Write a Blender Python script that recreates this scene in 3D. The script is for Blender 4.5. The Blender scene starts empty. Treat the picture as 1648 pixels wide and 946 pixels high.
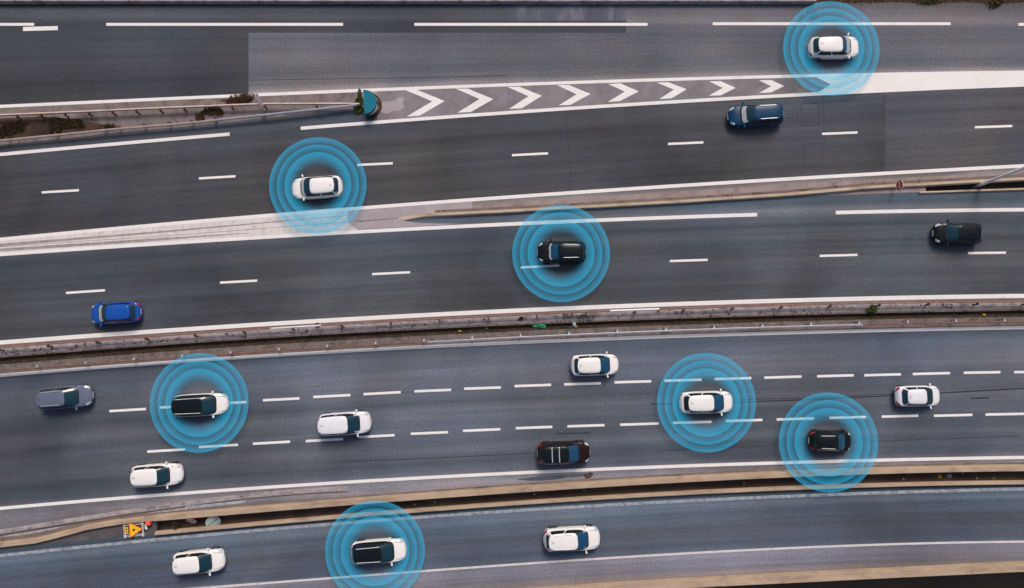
import bpy, bmesh, math, random
import numpy as np
from mathutils import Vector
R = math.radians
random.seed(7)
S = bpy.context.scene
COL = S.collection

# ------------------------------------------------------------------ camera, sky, sun, exposure
CAM_H = 61.0; FOC = 1184.0; TILT = R(3.0); PW, PH = 1648.0, 946.0
cam = bpy.data.cameras.new('camera'); cam_o = bpy.data.objects.new('camera', cam); COL.objects.link(cam_o)
cam_o.location = (0, 0, CAM_H); cam_o.rotation_euler = (TILT, 0, 0)
cam.sensor_fit = 'HORIZONTAL'; cam.sensor_width = 36.0; cam.lens = FOC / PW * 36.0
cam.clip_start = 0.5; cam.clip_end = 6000
S.camera = cam_o

SUN_EL, SUN_AZ = R(51), R(14)            # azimuth from +Y (picture top) towards +X
w = bpy.data.worlds.new('World'); S.world = w; w.use_nodes = True
nt = w.node_tree; nt.nodes.clear()
sky = nt.nodes.new('ShaderNodeTexSky'); sky.sky_type = 'NISHITA'; sky.sun_disc = False
sky.sun_elevation = SUN_EL; sky.sun_rotation = SUN_AZ
sky.dust_density = 4.0; sky.air_density = 1.0; sky.ozone_density = 1.0
bgn = nt.nodes.new('ShaderNodeBackground'); bgn.inputs['Strength'].default_value = 0.065
won = nt.nodes.new('ShaderNodeOutputWorld')
nt.links.new(sky.outputs[0], bgn.inputs[0]); nt.links.new(bgn.outputs[0], won.inputs[0])
sl = bpy.data.lights.new('sun', 'SUN'); sl.energy = 1.5; sl.angle = R(22); sl.color = (1.0, 0.90, 0.80)
so = bpy.data.objects.new('sun', sl); COL.objects.link(so)
so.rotation_euler = (math.pi/2 - SUN_EL, 0, math.pi - SUN_AZ)
so.location = (0, 0, 90)
S.view_settings.view_transform = 'Standard'; S.view_settings.look = 'None'
S.view_settings.gamma = 1.0; S.view_settings.exposure = 0.5

# ------------------------------------------------------------------ ground layout helpers
def P(px, py, z=0.0):
    """spot on the level z that the survey picture shows at (px, py)"""
    dx, du = px - PW/2, PH/2 - py
    d = Vector((dx, FOC*math.sin(TILT) + du*math.cos(TILT), -FOC*math.cos(TILT) + du*math.sin(TILT)))
    s = (CAM_H - z) / -d.z
    return Vector((d.x*s, d.y*s, z))

class Curve:
    def __init__(self, pts, deg=3):
        pts = sorted(pts); xs = np.array([p[0] for p in pts], float)/1000; ys = np.array([p[1] for p in pts], float)
        self.c = np.polyfit(xs, ys, min(deg, len(pts)-1)); self.d = np.polyder(self.c)
    def __call__(self, x):
        xc = min(max(x, 0.0), 1648.0)
        return float(np.polyval(self.c, xc/1000)) + float(np.polyval(self.d, xc/1000))*(x-xc)/1000
class Line:
    def __init__(self, pts): self.p = sorted(pts)
    def __call__(self, x):
        p = self.p; i = 0
        while i < len(p)-2 and x > p[i+1][0]: i += 1
        (x0, y0), (x1, y1) = p[i], p[i+1]
        return y0 + (y1-y0)*(x-x0)/(x1-x0)
class Off:
    def __init__(self, c, d): self.c, self.d = c, d
    def __call__(self, x): return self.c(x) + (self.d(x) if callable(self.d) else self.d)
class Flat:
    def __init__(self, y): self.y = y
    def __call__(self, x): return self.y

A1 = Flat(39.0)
A2 = Curve([(0,171),(200,162),(400,153),(549,146),(816,137),(1098,127),(1258,122.5),(1407,119.5),(1648,116)])
B1 = Curve([(0,247.5),(133,238),(260,225.5),(369,214.5),(485,205),(549,200),(816,184),(1098,162.5),(1265,153),(1398,146.5),(1645,137)])
B2 = Curve([(0,386),(130,373),(283,357.5),(447,344),(559,336.5),(682,328),(849,317),(1096,299),(1265,286.5),(1431,277),(1645,268)])
C1 = Curve([(0,409),(93,403),(187,397),(333,387),(483,378),(549,373.5),(682,367),(816,361.5),(1096,350),(1215,345),(1345,341.2),(1645,337.5)])
C2 = Curve([(0,551),(200,537),(333,527),(549,515),(800,500),(1100,489.5),(1398,480),(1645,476)])
M1 = Curve([(0,575),(200,561),(333,550),(549,537),(800,523),(1100,513.5),(1398,504),(1645,499.5)])
M2 = Curve([(0,582),(200,567.5),(333,556.5),(549,543.5),(800,529),(1100,519),(1398,509.5),(1645,505.5)])
D1 = Curve([(0,604),(267,583.5),(549,565.5),(816,551),(1098,541),(1365,533),(1645,527)])
D2 = Curve([(0,818),(267,796),(549,776.5),(816,761),(1096,751),(1331,742),(1645,736)])
E1 = Curve([(0,895),(167,875),(367,857),(547,844),(816,822),(1096,806.5),(1398,793),(1645,787)])
E2 = Curve([(345,944),(547,931),(549,929),(816,907),(1096,892),(1365,878),(1645,871.5)])
RAIL1 = Curve([(0,559),(200,545.5),(333,534.5),(549,521),(800,507),(1100,495.5),(1398,487),(1645,484.5)])
RAIL2 = Curve([(0,598),(200,583),(333,573.5),(549,558.5),(800,544),(1100,534),(1365,521.5),(1645,518.5)])
K1 = Line([(-1200,502),(0,397),(300,377),(560,357),(641,350),(682,343.5),(816,337),(1096,321.5),(1200,314.5),(1265,310.5),(1398,298.5),(1648,284.5),(2900,215)])
K2 = Line([(-1200,502),(0,397),(300,377),(560,357),(641,351.5),(700,351),(816,344),(1096,328),(1200,321.5),(1265,317),(1400,311.5),(1465,309.5),(1645,303.5),(2900,262)])
N1 = Curve([(250,838),(367,831),(547,817),(549,812),(816,793),(1098,776),(1298,768),(1645,758)])
N2 = Curve([(250,858),(367,848),(547,836),(549,829),(682,820),(816,810),(1098,793.5),(1398,782),(1645,776)])
PB = Line([(-300,1058),(500,974),(870,949),(1098,934),(1398,919),(1648,907),(2900,850)])   # top of the outer parapet

X0, X1 = -1500, 3150

def lin(c):
    return tuple(((v/255)/12.92 if v/255 <= .04045 else ((v/255+.055)/1.055)**2.4) for v in c)

# ------------------------------------------------------------------ material helpers
def new_mat(name):
    m = bpy.data.materials.new(name); m.use_nodes = True
    return m, m.node_tree, m.node_tree.nodes['Principled BSDF']
def N(t, kind, **kw):
    n = t.nodes.new(kind)
    for k, v in kw.items(): setattr(n, k, v)
    return n
def math_n(t, op, a, b=None, c=None, clamp=False):
    n = N(t, 'ShaderNodeMath', operation=op); n.use_clamp = clamp
    for i, v in enumerate((a, b, c)):
        if v is None: continue
        if isinstance(v, (int, float)): n.inputs[i].default_value = v
        else: t.links.new(v, n.inputs[i])
    return n.outputs[0]
def mixc(t, fac, a, b, mode='MIX'):
    n = N(t, 'ShaderNodeMix', data_type='RGBA', blend_type=mode)
    for sock, v in ((n.inputs[0], fac), (n.inputs[6], a), (n.inputs[7], b)):
        if isinstance(v, (int, float)): sock.default_value = v
        elif isinstance(v, tuple): sock.default_value = (*v[:3], 1)
        else: t.links.new(v, sock)
    return n.outputs[2]
def noise(t, vec, scale, detail=2, rough=.5, dist=0):
    n = N(t, 'ShaderNodeTexNoise'); n.inputs['Scale'].default_value = scale
    n.inputs['Detail'].default_value = detail; n.inputs['Roughness'].default_value = rough
    n.inputs['Distortion'].default_value = dist
    if vec is not None: t.links.new(vec, n.inputs['Vector'])
    return n.outputs['Fac']
def ramp(t, fac, stops, interp='LINEAR'):
    n = N(t, 'ShaderNodeValToRGB'); e = n.color_ramp.elements; n.color_ramp.interpolation = interp
    while len(e) < len(stops): e.new(0.5)
    for el, (p, c) in zip(e, stops):
        el.position = p; el.color = (*c, 1) if len(c) == 3 else c
    t.links.new(fac, n.inputs[0]); return n.outputs[0]
def maprange(t, v, a, b, c, d):
    n = N(t, 'ShaderNodeMapRange'); n.clamp = True
    t.links.new(v, n.inputs[0])
    for i, x in enumerate((a, b, c, d)): n.inputs[i+1].default_value = x
    return n.outputs[0]
def mapping(t, vec, scale):
    n = N(t, 'ShaderNodeMapping'); n.inputs['Scale'].default_value = scale
    t.links.new(vec, n.inputs[0]); return n.outputs[0]

def road_surface(name, stops, v0=-.5, v1=1.5, streak=.22, seed=0.0, blotch=.22, grain=.34, left_dim=1.0, tint3=(.97, .99, .955)):
    """asphalt: colour bands across the carriageway (wheel tracks, dusty margins), streaks along it, chippings"""
    m, t, b = new_mat(name)
    uv = N(t, 'ShaderNodeUVMap'); sep = N(t, 'ShaderNodeSeparateXYZ'); t.links.new(uv.outputs[0], sep.inputs[0])
    pos = N(t, 'ShaderNodeNewGeometry').outputs['Position']
    ofs = N(t, 'ShaderNodeVectorMath', operation='ADD'); t.links.new(pos, ofs.inputs[0]); ofs.inputs[1].default_value = (seed*37.1, seed*11.3, 0)
    pos = ofs.outputs[0]
    wob = noise(t, pos, .35, 4, .6)
    v = math_n(t, 'ADD', sep.outputs[1], math_n(t, 'MULTIPLY', math_n(t, 'SUBTRACT', wob, .5), .05))
    fac = maprange(t, v, v0, v1, 0, 1)
    base = ramp(t, fac, [((p - v0)/(v1 - v0), tuple(a*b for a, b in zip(lin(c), tint3))) for p, c in stops])
    comb = N(t, 'ShaderNodeCombineXYZ'); t.links.new(sep.outputs[0], comb.inputs[0]); t.links.new(sep.outputs[1], comb.inputs[1])
    comb.inputs[2].default_value = seed*5
    st = noise(t, mapping(t, comb.outputs[0], (.035, 13, 1)), 1.0, 5, .62)
    st2 = noise(t, mapping(t, comb.outputs[0], (.012, 34, 1)), 1.0, 3, .5)
    k = maprange(t, st, .3, .7, 1-streak, 1+streak)
    k2 = maprange(t, st2, .3, .7, 1-streak*.2, 1+streak*.2)
    bl = maprange(t, noise(t, pos, .085, 4, .55, .4), .3, .7, 1-blotch, 1+blotch)
    g1 = maprange(t, noise(t, pos, 5.5, 3, .8), .3, .7, 1-grain*.8, 1+grain*.8)
    g2 = maprange(t, noise(t, pos, 19, 2, .7), .3, .7, 1-grain, 1+grain)
    kk = math_n(t, 'MULTIPLY', math_n(t, 'MULTIPLY', k, k2), math_n(t, 'MULTIPLY', bl, math_n(t, 'MULTIPLY', g1, g2)))
    mulv = N(t, 'ShaderNodeCombineColor')
    for i in range(3): t.links.new(kk, mulv.inputs[i])
    c = mixc(t, 1.0, base, mulv.outputs[0], 'MULTIPLY')
    dim = maprange(t, math_n(t, 'ADD', sep.outputs[0], math_n(t, 'MULTIPLY', wob, 9.0)), -36, -12, left_dim, 1.0)  # vignette painted in: asphalt colour dimmed toward the left end
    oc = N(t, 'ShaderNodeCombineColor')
    for i in range(3): t.links.new(dim, oc.inputs[i])
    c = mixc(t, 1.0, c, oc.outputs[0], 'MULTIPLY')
    # slow change between bluish and brownish binder
    tint = ramp(t, noise(t, pos, .12, 3, .5), [(.35, (1.06, 1.0, .95)), (.65, (.93, 1.0, 1.08))])
    c = mixc(t, .8, c, tint, 'MULTIPLY')
    # pale chips and dark oil spots
    sp = maprange(t, noise(t, pos, 9, 1, .5), .76, .82, 0, .30)
    c = mixc(t, sp, c, lin((190, 186, 184)))
    oil = maprange(t, noise(t, pos, 1.3, 3, .6), .70, .80, 0, .35)
    c = mixc(t, oil, c, lin((44, 44, 48)))
    t.links.new(c, b.inputs['Base Color']); b.inputs['Roughness'].default_value = .88
    b.inputs['Specular IOR Level'].default_value = .25
    bp = N(t, 'ShaderNodeBump'); bp.inputs['Strength'].default_value = .35; bp.inputs['Distance'].default_value = .012
    t.links.new(noise(t, pos, 22, 3, .7), bp.inputs['Height']); t.links.new(bp.outputs[0], b.inputs['Normal'])
    return m

def mottled(name, c1, c2, scale=1.0, stain=None, stain_amt=.5, rough=.9, grain=.22, gscale=14, stretch=(1,1,1), bump=.3):
    m, t, b = new_mat(name)
    pos0 = N(t, 'ShaderNodeNewGeometry').outputs['Position']
    pos = mapping(t, pos0, stretch)
    c = mixc(t, maprange(t, noise(t, pos, scale, 5, .62, .3), .3, .7, 0, 1), lin(c1), lin(c2))
    if stain:
        c = mixc(t, maprange(t, noise(t, pos, scale*.6+.23, 6, .7, .6), .52, .7, 0, stain_amt), c, lin(stain))
    g = maprange(t, noise(t, pos0, gscale, 3, .75), .3, .7, 1-grain, 1+grain)
    mulv = N(t, 'ShaderNodeCombineColor')
    for i in range(3): t.links.new(g, mulv.inputs[i])
    c = mixc(t, 1.0, c, mulv.outputs[0], 'MULTIPLY')
    t.links.new(c, b.inputs['Base Color']); b.inputs['Roughness'].default_value = rough
    b.inputs['Specular IOR Level'].default_value = .25
    if bump:
        bp = N(t, 'ShaderNodeBump'); bp.inputs['Strength'].default_value = bump; bp.inputs['Distance'].default_value = .02
        t.links.new(noise(t, pos0, gscale*.8, 3, .7), bp.inputs['Height']); t.links.new(bp.outputs[0], b.inputs['Normal'])
    return m

def road_paint(name, col=(236, 230, 228), wear=.3, under=(110, 108, 112), lo=.60):
    m, t, b = new_mat(name)
    pos = N(t, 'ShaderNodeNewGeometry').outputs['Position']
    n1 = noise(t, pos, 2.2, 6, .75); n2 = noise(t, pos, 14, 3, .7)
    f = math_n(t, 'ADD', math_n(t, 'MULTIPLY', n1, .6), math_n(t, 'MULTIPLY', n2, .4))
    f = maprange(t, f, lo-.06, lo+.06, 0, wear)
    dirt = maprange(t, noise(t, pos, .5, 4, .6), .35, .7, 1.0, .92)
    mulv = N(t, 'ShaderNodeCombineColor')
    for i in range(3): t.links.new(dirt, mulv.inputs[i])
    c = mixc(t, 1.0, mixc(t, f, lin(col), lin(under)), mulv.outputs[0], 'MULTIPLY')
    t.links.new(c, b.inputs['Base Color']); b.inputs['Roughness'].default_value = .6
    b.inputs['Specular IOR Level'].default_value = .25
    return m

def plain(name, col, rough=.5, metal=0.0, coat=0.0, spec=.5, vary=.08, scale=6):
    m, t, b = new_mat(name)
    pos = N(t, 'ShaderNodeTexCoord').outputs['Object']
    g = maprange(t, noise(t, pos, scale, 3, .6), .3, .7, 1-vary, 1+vary)
    mulv = N(t, 'ShaderNodeCombineColor')
    for i in range(3): t.links.new(g, mulv.inputs[i])
    t.links.new(mixc(t, 1.0, lin(col), mulv.outputs[0], 'MULTIPLY'), b.inputs['Base Color'])
    b.inputs['Roughness'].default_value = rough; b.inputs['Metallic'].default_value = metal
    b.inputs['Coat Weight'].default_value = coat; b.inputs['Coat Roughness'].default_value = .08
    b.inputs['Specular IOR Level'].default_value = spec
    return m

# ------------------------------------------------------------------ object helpers
def obj(name, bm, mat, parent=None, smooth=False):
    me = bpy.data.meshes.new(name)
    bmesh.ops.recalc_face_normals(bm, faces=bm.faces[:]) if not bm.loops.layers.uv else None
    bm.to_mesh(me); bm.free()
    for mm in (mat if isinstance(mat, (list, tuple)) else [mat]): me.materials.append(mm)
    if smooth:
        for p in me.polygons: p.use_smooth = True
    o = bpy.data.objects.new(name, me); COL.objects.link(o)
    if parent: o.parent = parent
    return o
def tag(o, label=None, cat=None, group=None, kind=None):
    if label: o['label'] = label
    if cat: o['category'] = cat
    if group: o['group'] = group
    if kind: o['kind'] = kind
    return o
def thing(name, label, cat, loc=(0,0,0), rz=0.0, group=None):
    o = bpy.data.objects.new(name, None); COL.objects.link(o); o.empty_display_size = .3
    o.location = loc; o.rotation_euler = (0, 0, rz)
    return tag(o, label, cat, group)

def xs_range(x0, x1, step=22):
    n = max(1, int(math.ceil((x1-x0)/step)))
    return sorted({x0 + (x1-x0)*i/n for i in range(n+1)} | {k for k in (560.0, 641.0, 682.0, 816.0, 1096.0, 1490.0) if x0 < k < x1})

def sheet(f0, f1, x0, x1, z=0.0, rows=1, vref=None, step=22, depth=0.0, xjit=None):
    """strip of surface between two lines; with depth it is a solid deck"""
    bm = bmesh.new(); uvl = bm.loops.layers.uv.new('UVMap'); uvs = {}
    xs = xs_range(x0, x1, step); grid = []
    for x in xs:
        col = []
        ya, yb = f0(x), f1(x)
        for j in range(rows+1):
            y = ya + (yb-ya)*j/rows
            v = bm.verts.new(P(x, y, z))
            uvs[v] = (v.co.x, (y - vref[0](x))/(vref[1](x)-vref[0](x)) if vref else v.co.y*.1)
            col.append(v)
        grid.append(col)
    def face(vs):
        try: f = bm.faces.new(vs)
        except ValueError: return
        for l in f.loops: l[uvl].uv = uvs.get(l.vert, (l.vert.co.x, l.vert.co.y*.1))
    for i in range(len(xs)-1):
        for j in range(rows): face([grid[i][j+1], grid[i+1][j+1], grid[i+1][j], grid[i][j]])
    if depth:
        low = [[bm.verts.new(c[k].co - Vector((0,0,depth))) for k in (0, -1)] for c in grid]
        for v in (v for c in low for v in c): uvs[v] = (v.co.x, 0)
        for i in range(len(xs)-1):
            face([grid[i][0], grid[i+1][0], low[i+1][0], low[i][0]])
            face([low[i][1], low[i+1][1], grid[i+1][-1], grid[i][-1]])
            face([low[i][0], low[i+1][0], low[i+1][1], low[i][1]])
        face([low[0][0], low[0][1]] + [grid[0][j] for j in range(rows, -1, -1)])
        face([grid[-1][j] for j in range(rows+1)] + [low[-1][1], low[-1][0]])
    return bm

def line_bm(c, wpx, x0, x1, z=.012, step=22):
    return sheet(Off(c, -wpx/2), Off(c, wpx/2), x0, x1, z, 1, None, step)
def dash_bm(xa, ya, xb, yb, wpx, z=.012):
    return sheet(Line([(xa, ya-wpx/2), (xb, yb-wpx/2)]), Line([(xa, ya+wpx/2), (xb, yb+wpx/2)]), xa, xb, z, 1, None, 500)
def poly_bm(pts, z=.012):
    bm = bmesh.new(); vs = [bm.verts.new(P(x, y, z)) for x, y in pts]
    f = bm.faces.new(vs)
    if f.normal.z < 0: f.normal_flip()
    bm.normal_update()
    for f in bm.faces:
        if f.normal.z < 0: f.normal_flip()
    bmesh.ops.triangulate(bm, faces=bm.faces[:])
    return bm
def ragged_bm(cx, cy, rx, ry, z, n=26, amp=.3, seed=0, rot=0):
    rnd = random.Random(seed); ph = [rnd.uniform(0, 6.28) for _ in range(5)]
    pts = []
    for i in range(n):
        a = 2*math.pi*i/n
        r = 1 + amp*sum(math.sin(a*(k+2)+ph[k])/(k+1.4) for k in range(5))*.7
        x, y = rx*r*math.cos(a), ry*r*math.sin(a)
        pts.append((cx + x*math.cos(rot) - y*math.sin(rot), cy + x*math.sin(rot) + y*math.cos(rot)))
    return poly_bm(pts, z)

def box(bm, c, s, rz=0.0, bevel=0.0, ry=0.0, rx=0.0):
    from mathutils import Matrix
    M = Matrix.Translation(c) @ Matrix.Rotation(rz, 4, 'Z') @ Matrix.Rotation(ry, 4, 'Y') @ Matrix.Rotation(rx, 4, 'X') @ Matrix.Diagonal((*s, 1))
    r = bmesh.ops.create_cube(bm, size=1.0, matrix=M)
    if bevel:
        es = list({e for v in r['verts'] for e in v.link_edges})
        bmesh.ops.bevel(bm, geom=es, offset=bevel, segments=2, affect='EDGES', profile=.5)
    return r
def tube(bm, pts, rad, seg=8, cap=True):
    pts = [Vector(p) for p in pts]; rings = []
    for i, p in enumerate(pts):
        d = (pts[min(i+1, len(pts)-1)] - pts[max(i-1, 0)]).normalized()
        a = d.orthogonal().normalized() if i == 0 else (last - d*last.dot(d)).normalized()
        last = a; b = d.cross(a)
        r = rad[i] if isinstance(rad, (list, tuple)) else rad
        rings.append([bm.verts.new(p + a*r*math.cos(2*math.pi*k/seg) + b*r*math.sin(2*math.pi*k/seg)) for k in range(seg)])
    for i in range(len(rings)-1):
        for k in range(seg):
            bm.faces.new([rings[i][k], rings[i][(k+1)%seg], rings[i+1][(k+1)%seg], rings[i+1][k]])
    if cap: bm.faces.new(rings[0][::-1]); bm.faces.new(rings[-1])
def extrude_profile(path, prof, closed=True, wav=None):
    """profile (offset across, height) swept along ground points"""
    bm = bmesh.new(); rings = []
    for i, p in enumerate(path):
        d = path[min(i+1, len(path)-1)] - path[max(i-1, 0)]; d.z = 0; d.normalize()
        n = Vector((-d.y, d.x, 0))
        rings.append([bm.verts.new(Vector((p.x, p.y, p.z)) + n*o + Vector((0,0,h))) for o, h in prof])
    m = len(prof)
    for i in range(len(rings)-1):
        for k in range(m if closed else m-1):
            bm.faces.new([rings[i][k], rings[i][(k+1)%m], rings[i+1][(k+1)%m], rings[i+1][k]])
    if closed: bm.faces.new(rings[0][::-1]); bm.faces.new(rings[-1])
    return bm

# ------------------------------------------------------------------ materials
LANE = lambda a, b, c: (a, b, c)
mA = road_surface('asphalt_slip_road', [(-.5,(98,92,92)),(-.34,(104,100,106)),(-.22,(116,112,120)),(-.06,(126,121,128)),(.06,(100,100,109)),(.25,(98,98,107)),(.5,(105,104,112)),(.7,(98,99,108)),(.86,(110,108,116)),(.97,(150,142,146)),(1.1,(150,143,146)),(1.5,(140,132,134))], seed=1, streak=.12)
mA_dark = road_surface('asphalt_slip_road_new', [(-.5,(62,60,62)),(-.3,(78,80,90)),(-.1,(84,87,97)),(-.02,(70,73,82)),(.25,(72,75,83)),(.55,(74,74,81)),(.75,(64,65,72)),(.95,(70,71,77)),(1.15,(108,100,102)),(1.5,(96,88,86))], seed=2, streak=.12)
mB = road_surface('asphalt_main_road', [(-.5,(92,90,96)),(-.06,(86,88,96)),(.02,(78,80,88)),(.15,(82,83,90)),(.28,(70,70,76)),(.42,(80,80,86)),(.55,(77,76,82)),(.75,(76,75,80)),(.9,(73,72,77)),(.99,(84,82,86)),(1.06,(140,132,134)),(1.13,(120,113,116)),(1.25,(150,140,138)),(1.5,(120,112,112))], seed=3, streak=.19, grain=.28, tint3=(.95, .985, .96), left_dim=.94, blotch=.30)
mC = road_surface('asphalt_second_road', [(-.5,(110,106,110)),(-.22,(80,88,99)),(-.12,(84,94,107)),(-.03,(112,112,122)),(.04,(86,88,97)),(.14,(72,77,86)),(.25,(84,86,93)),(.33,(74,77,84)),(.47,(80,81,87)),(.58,(88,89,96)),(.66,(78,79,86)),(.78,(84,84,90)),(.9,(76,77,83)),(.98,(88,87,93)),(1.05,(138,128,128)),(1.5,(120,114,116))], seed=4, streak=.20, grain=.28, tint3=(.91, .985, .97), left_dim=.86, blotch=.30)
mD = road_surface('asphalt_three_lane_road', [(-.5,(112,106,106)),(-.03,(100,102,112)),(.03,(86,93,106)),(.14,(98,103,116)),(.24,(102,104,116)),(.36,(92,96,108)),(.43,(84,87,97)),(.5,(100,102,113)),(.6,(92,95,106)),(.7,(88,91,101)),(.77,(98,100,110)),(.86,(82,86,96)),(.95,(90,94,105)),(1.01,(122,118,126)),(1.06,(148,140,146)),(1.11,(128,120,126)),(1.2,(112,104,106)),(1.5,(100,94,96))], seed=5, streak=.20, grain=.30, tint3=(.93, .985, .975), left_dim=.80, blotch=.30)
mE = road_surface('asphalt_ramp_road', [(-.5,(66,68,72)),(-.2,(62,74,84)),(-.04,(72,84,95)),(.0,(100,108,122)),(.14,(106,115,130)),(.24,(88,97,111)),(.4,(90,97,111)),(.52,(84,88,98)),(.68,(90,95,108)),(.86,(84,90,103)),(.96,(96,101,114)),(1.03,(138,132,144)),(1.2,(132,125,136)),(1.32,(120,114,122)),(1.42,(140,124,122)),(1.5,(128,112,106))], seed=6, streak=.18, grain=.28, tint3=(.91, .985, .99), left_dim=.78, blotch=.30)
mB_new = road_surface('asphalt_main_road_patch', [(-.5,(96,95,102)),(.0,(90,89,97)),(.3,(80,79,86)),(.5,(88,86,93)),(.7,(80,79,85)),(1,(86,84,90)),(1.5,(90,88,92))], seed=8, streak=.2)
m_white = road_paint('white_road_paint', (242,237,235), wear=.3, lo=.61)
m_white_edge = road_paint('white_edge_paint', (240,235,233), wear=.4, lo=.61)
m_white_old = road_paint('worn_white_paint', (224,216,214), wear=.55, under=(166,156,156), lo=.54)
m_white_faint = road_paint('faint_white_paint', (172,176,186), wear=.85, under=(96,104,116), lo=.52)
m_gore = mottled('gore_asphalt', (146,138,144), (120,114,118), .5, (94,90,94), .6)
m_sand = mottled('pale_sand_patch', (176,166,170), (160,150,156), .8)
m_concrete = mottled('verge_concrete', (184,174,174), (136,126,128), 1.3, (84,72,68), .9, stretch=(1,1.6,1))
m_gravel = mottled('median_gravel', (132,122,120), (98,88,84), 1.6, (74,60,48), .7, grain=.5, gscale=9)
m_weedy = mottled('weedy_soil', (86,70,56), (56,46,38), 1.2, (78,74,46), .6, grain=.4, gscale=8)
m_soil = mottled('dark_soil', (62,48,40), (84,66,54), .35, (34,30,28), .8, grain=.3)
m_beige = mottled('beige_concrete', (206,184,160), (180,160,140), .9, (122,104,92), .7, stretch=(.5,1.5,1))
m_beige2 = mottled('ochre_concrete', (192,168,144), (166,144,124), .9, (120,102,88), .7, stretch=(.5,1.5,1))
m_pinkish = mottled('dusty_concrete', (166,150,148), (140,124,122), .9, (100,84,80), .7)
m_grey_slab = mottled('grey_asphalt_fill', (96,90,92), (80,76,80), .8, (120,110,108), .5)
m_gap = mottled('gap_floor_earth', (104,84,72), (78,62,54), .8, (60,50,44), .6, grain=.35)
m_verge2 = mottled('grimy_groove', (176,166,166), (142,132,134), 1.1, (120,110,112), .7)
m_verge = mottled('worn_gore_ground', (140,128,126), (112,102,102), .9, (78,64,56), .8, grain=.3)
m_ground = mottled('ground_earth', (104,84,72), (84,70,60), .15, (88,82,58), .6, grain=.3, gscale=6)
m_seal = mottled('bitumen_joint', (56,54,58), (66,64,68), 2)
m_skid = mottled('rubber_mark', (46,46,52), (62,63,70), 1.5, grain=.4)
m_patch = mottled('repair_asphalt', (82,86,98), (100,102,114), .6, (142,142,156), .55, stretch=(1.6,.35,1))
m_wet = mottled('teal_stain', (62,78,90), (88,100,112), .9)
m_galv = plain('galvanised_steel', (190,192,202), .45, .35, vary=.12, scale=1.5)
m_galv_lt = plain('new_galvanised_steel', (204,202,204), .45, .15, vary=.06)
m_rust = plain('rusty_steel', (136,98,86), .8, .1, vary=.3, scale=2.2)
m_brownrail = plain('dirty_steel', (196,176,166), .6, .2, vary=.2, scale=1.4)
m_post = plain('rusty_post_steel', (96,70,62), .8, .1, vary=.3, scale=9)

# ------------------------------------------------------------------ ground and road decks
bm = bmesh.new()
for x in range(-9, 9):
    for y in range(-9, 9):
        pass
bmesh.ops.create_grid(bm, x_segments=60, y_segments=60, size=3000)
for v in bm.verts: v.co.z = -7.5
tag(obj('ground', bm, m_ground), kind='structure')

TOPY = Flat(3.0)
def structure(name, bm, mat): return tag(obj(name, bm, mat), kind='structure')
def part(name, bm, mat, parent, label=None):
    o = obj(name, bm, mat, parent)
    if label: o['label'] = label
    return o

LK0 = Line([(-900,1010),(-200,912),(0,878),(60,871),(100,861),(150,847.5),(200,840),(252,834.5)])
MID = lambda x: (A2(x)+B1(x))/2
roadA = structure('road', sheet(TOPY, MID, X0, X1, 0, 10, (A1, A2), 30, 1.1), mA)
roadB = structure('road', sheet(MID, K1, X0, X1, 0, 12, (B1, B2), 30, 1.1), mB)
roadC = structure('road', sheet(K2, M1, X0, X1, 0, 12, (C1, C2), 30, 1.1), mC)
roadD = structure('road', sheet(M2, N1, X0, X1, 0, 14, (D1, D2), 30, 1.1), mD)
roadE = structure('road', sheet(N2, Off(PB, 8), X0, X1, 0, 12, (E1, E2), 30, 1.1), mE)
structure('pavement', sheet(K1, K2, 560, 1490, 0, 1, None, 30, 1.1), m_pinkish)
structure('pavement', sheet(N1, N2, X0, 252, 0, 2, None, 30, 1.1), m_grey_slab)

# slip road surface: darker new asphalt to the left and along the top line
part('asphalt_patch', sheet(Flat(9), A2, X0, 400, .004, 8, (A1, A2)), mA_dark, roadA)
part('asphalt_patch', sheet(Flat(33), Flat(52.5), 400.0, 1008, .004, 1, (A1, A2)), mA_dark, roadA)
part('asphalt_patch', sheet(Flat(7), Flat(33), 400.0, 818, .004, 1, (A1, A2)), mA_dark, roadA)
part('asphalt_patch', sheet(Flat(6), Flat(33), 818, 1008, .004, 1, (A1, A2)), m_patch, roadA)
part('asphalt_patch', dash_bm(1286, 23, 1315, 23, 16, .004), m_patch, roadA)
part('soil_strip', sheet(TOPY, Line([(X0,10),(300,9),(560,8),(800,6.5),(1300,5),(X1,5)]), X0, 1310, .006), m_soil, roadA)
part('asphalt_patch', sheet(B1, B2, 1423, X1, .004, 6, (B1, B2)), mB_new, roadB)
# long crack lines in the light asphalt
part('crack', line_bm(Curve([(400,129),(549,126.5),(700,124),(816,121)]), .8, 402, 816, .006), m_seal, roadA)

# edge lines and long dashes of the slip road
for xa, xb in ((-900,55),(171,552),(667,1042),(1147,1530),(1639,2050)):
    part('edge_line', line_bm(A1 if xa != 1147 else Flat(38), 4.6, xa, xb), m_white, roadA)
part('edge_line', dash_bm(37, 46.5, 93, 45, 6.6, .016), m_white, roadA)
part('edge_line', line_bm(A2, 5.0, X0, 1410), m_white_edge, roadA)
part('edge_line', line_bm(B1, 5.4, X0, 369.5), m_white_edge, roadB)
part('edge_line', line_bm(B1, 5.4, 484, 1425), m_white_edge, roadB)
GA, GB = Off(A2, -2.5), Off(B1, 2.7)
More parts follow.
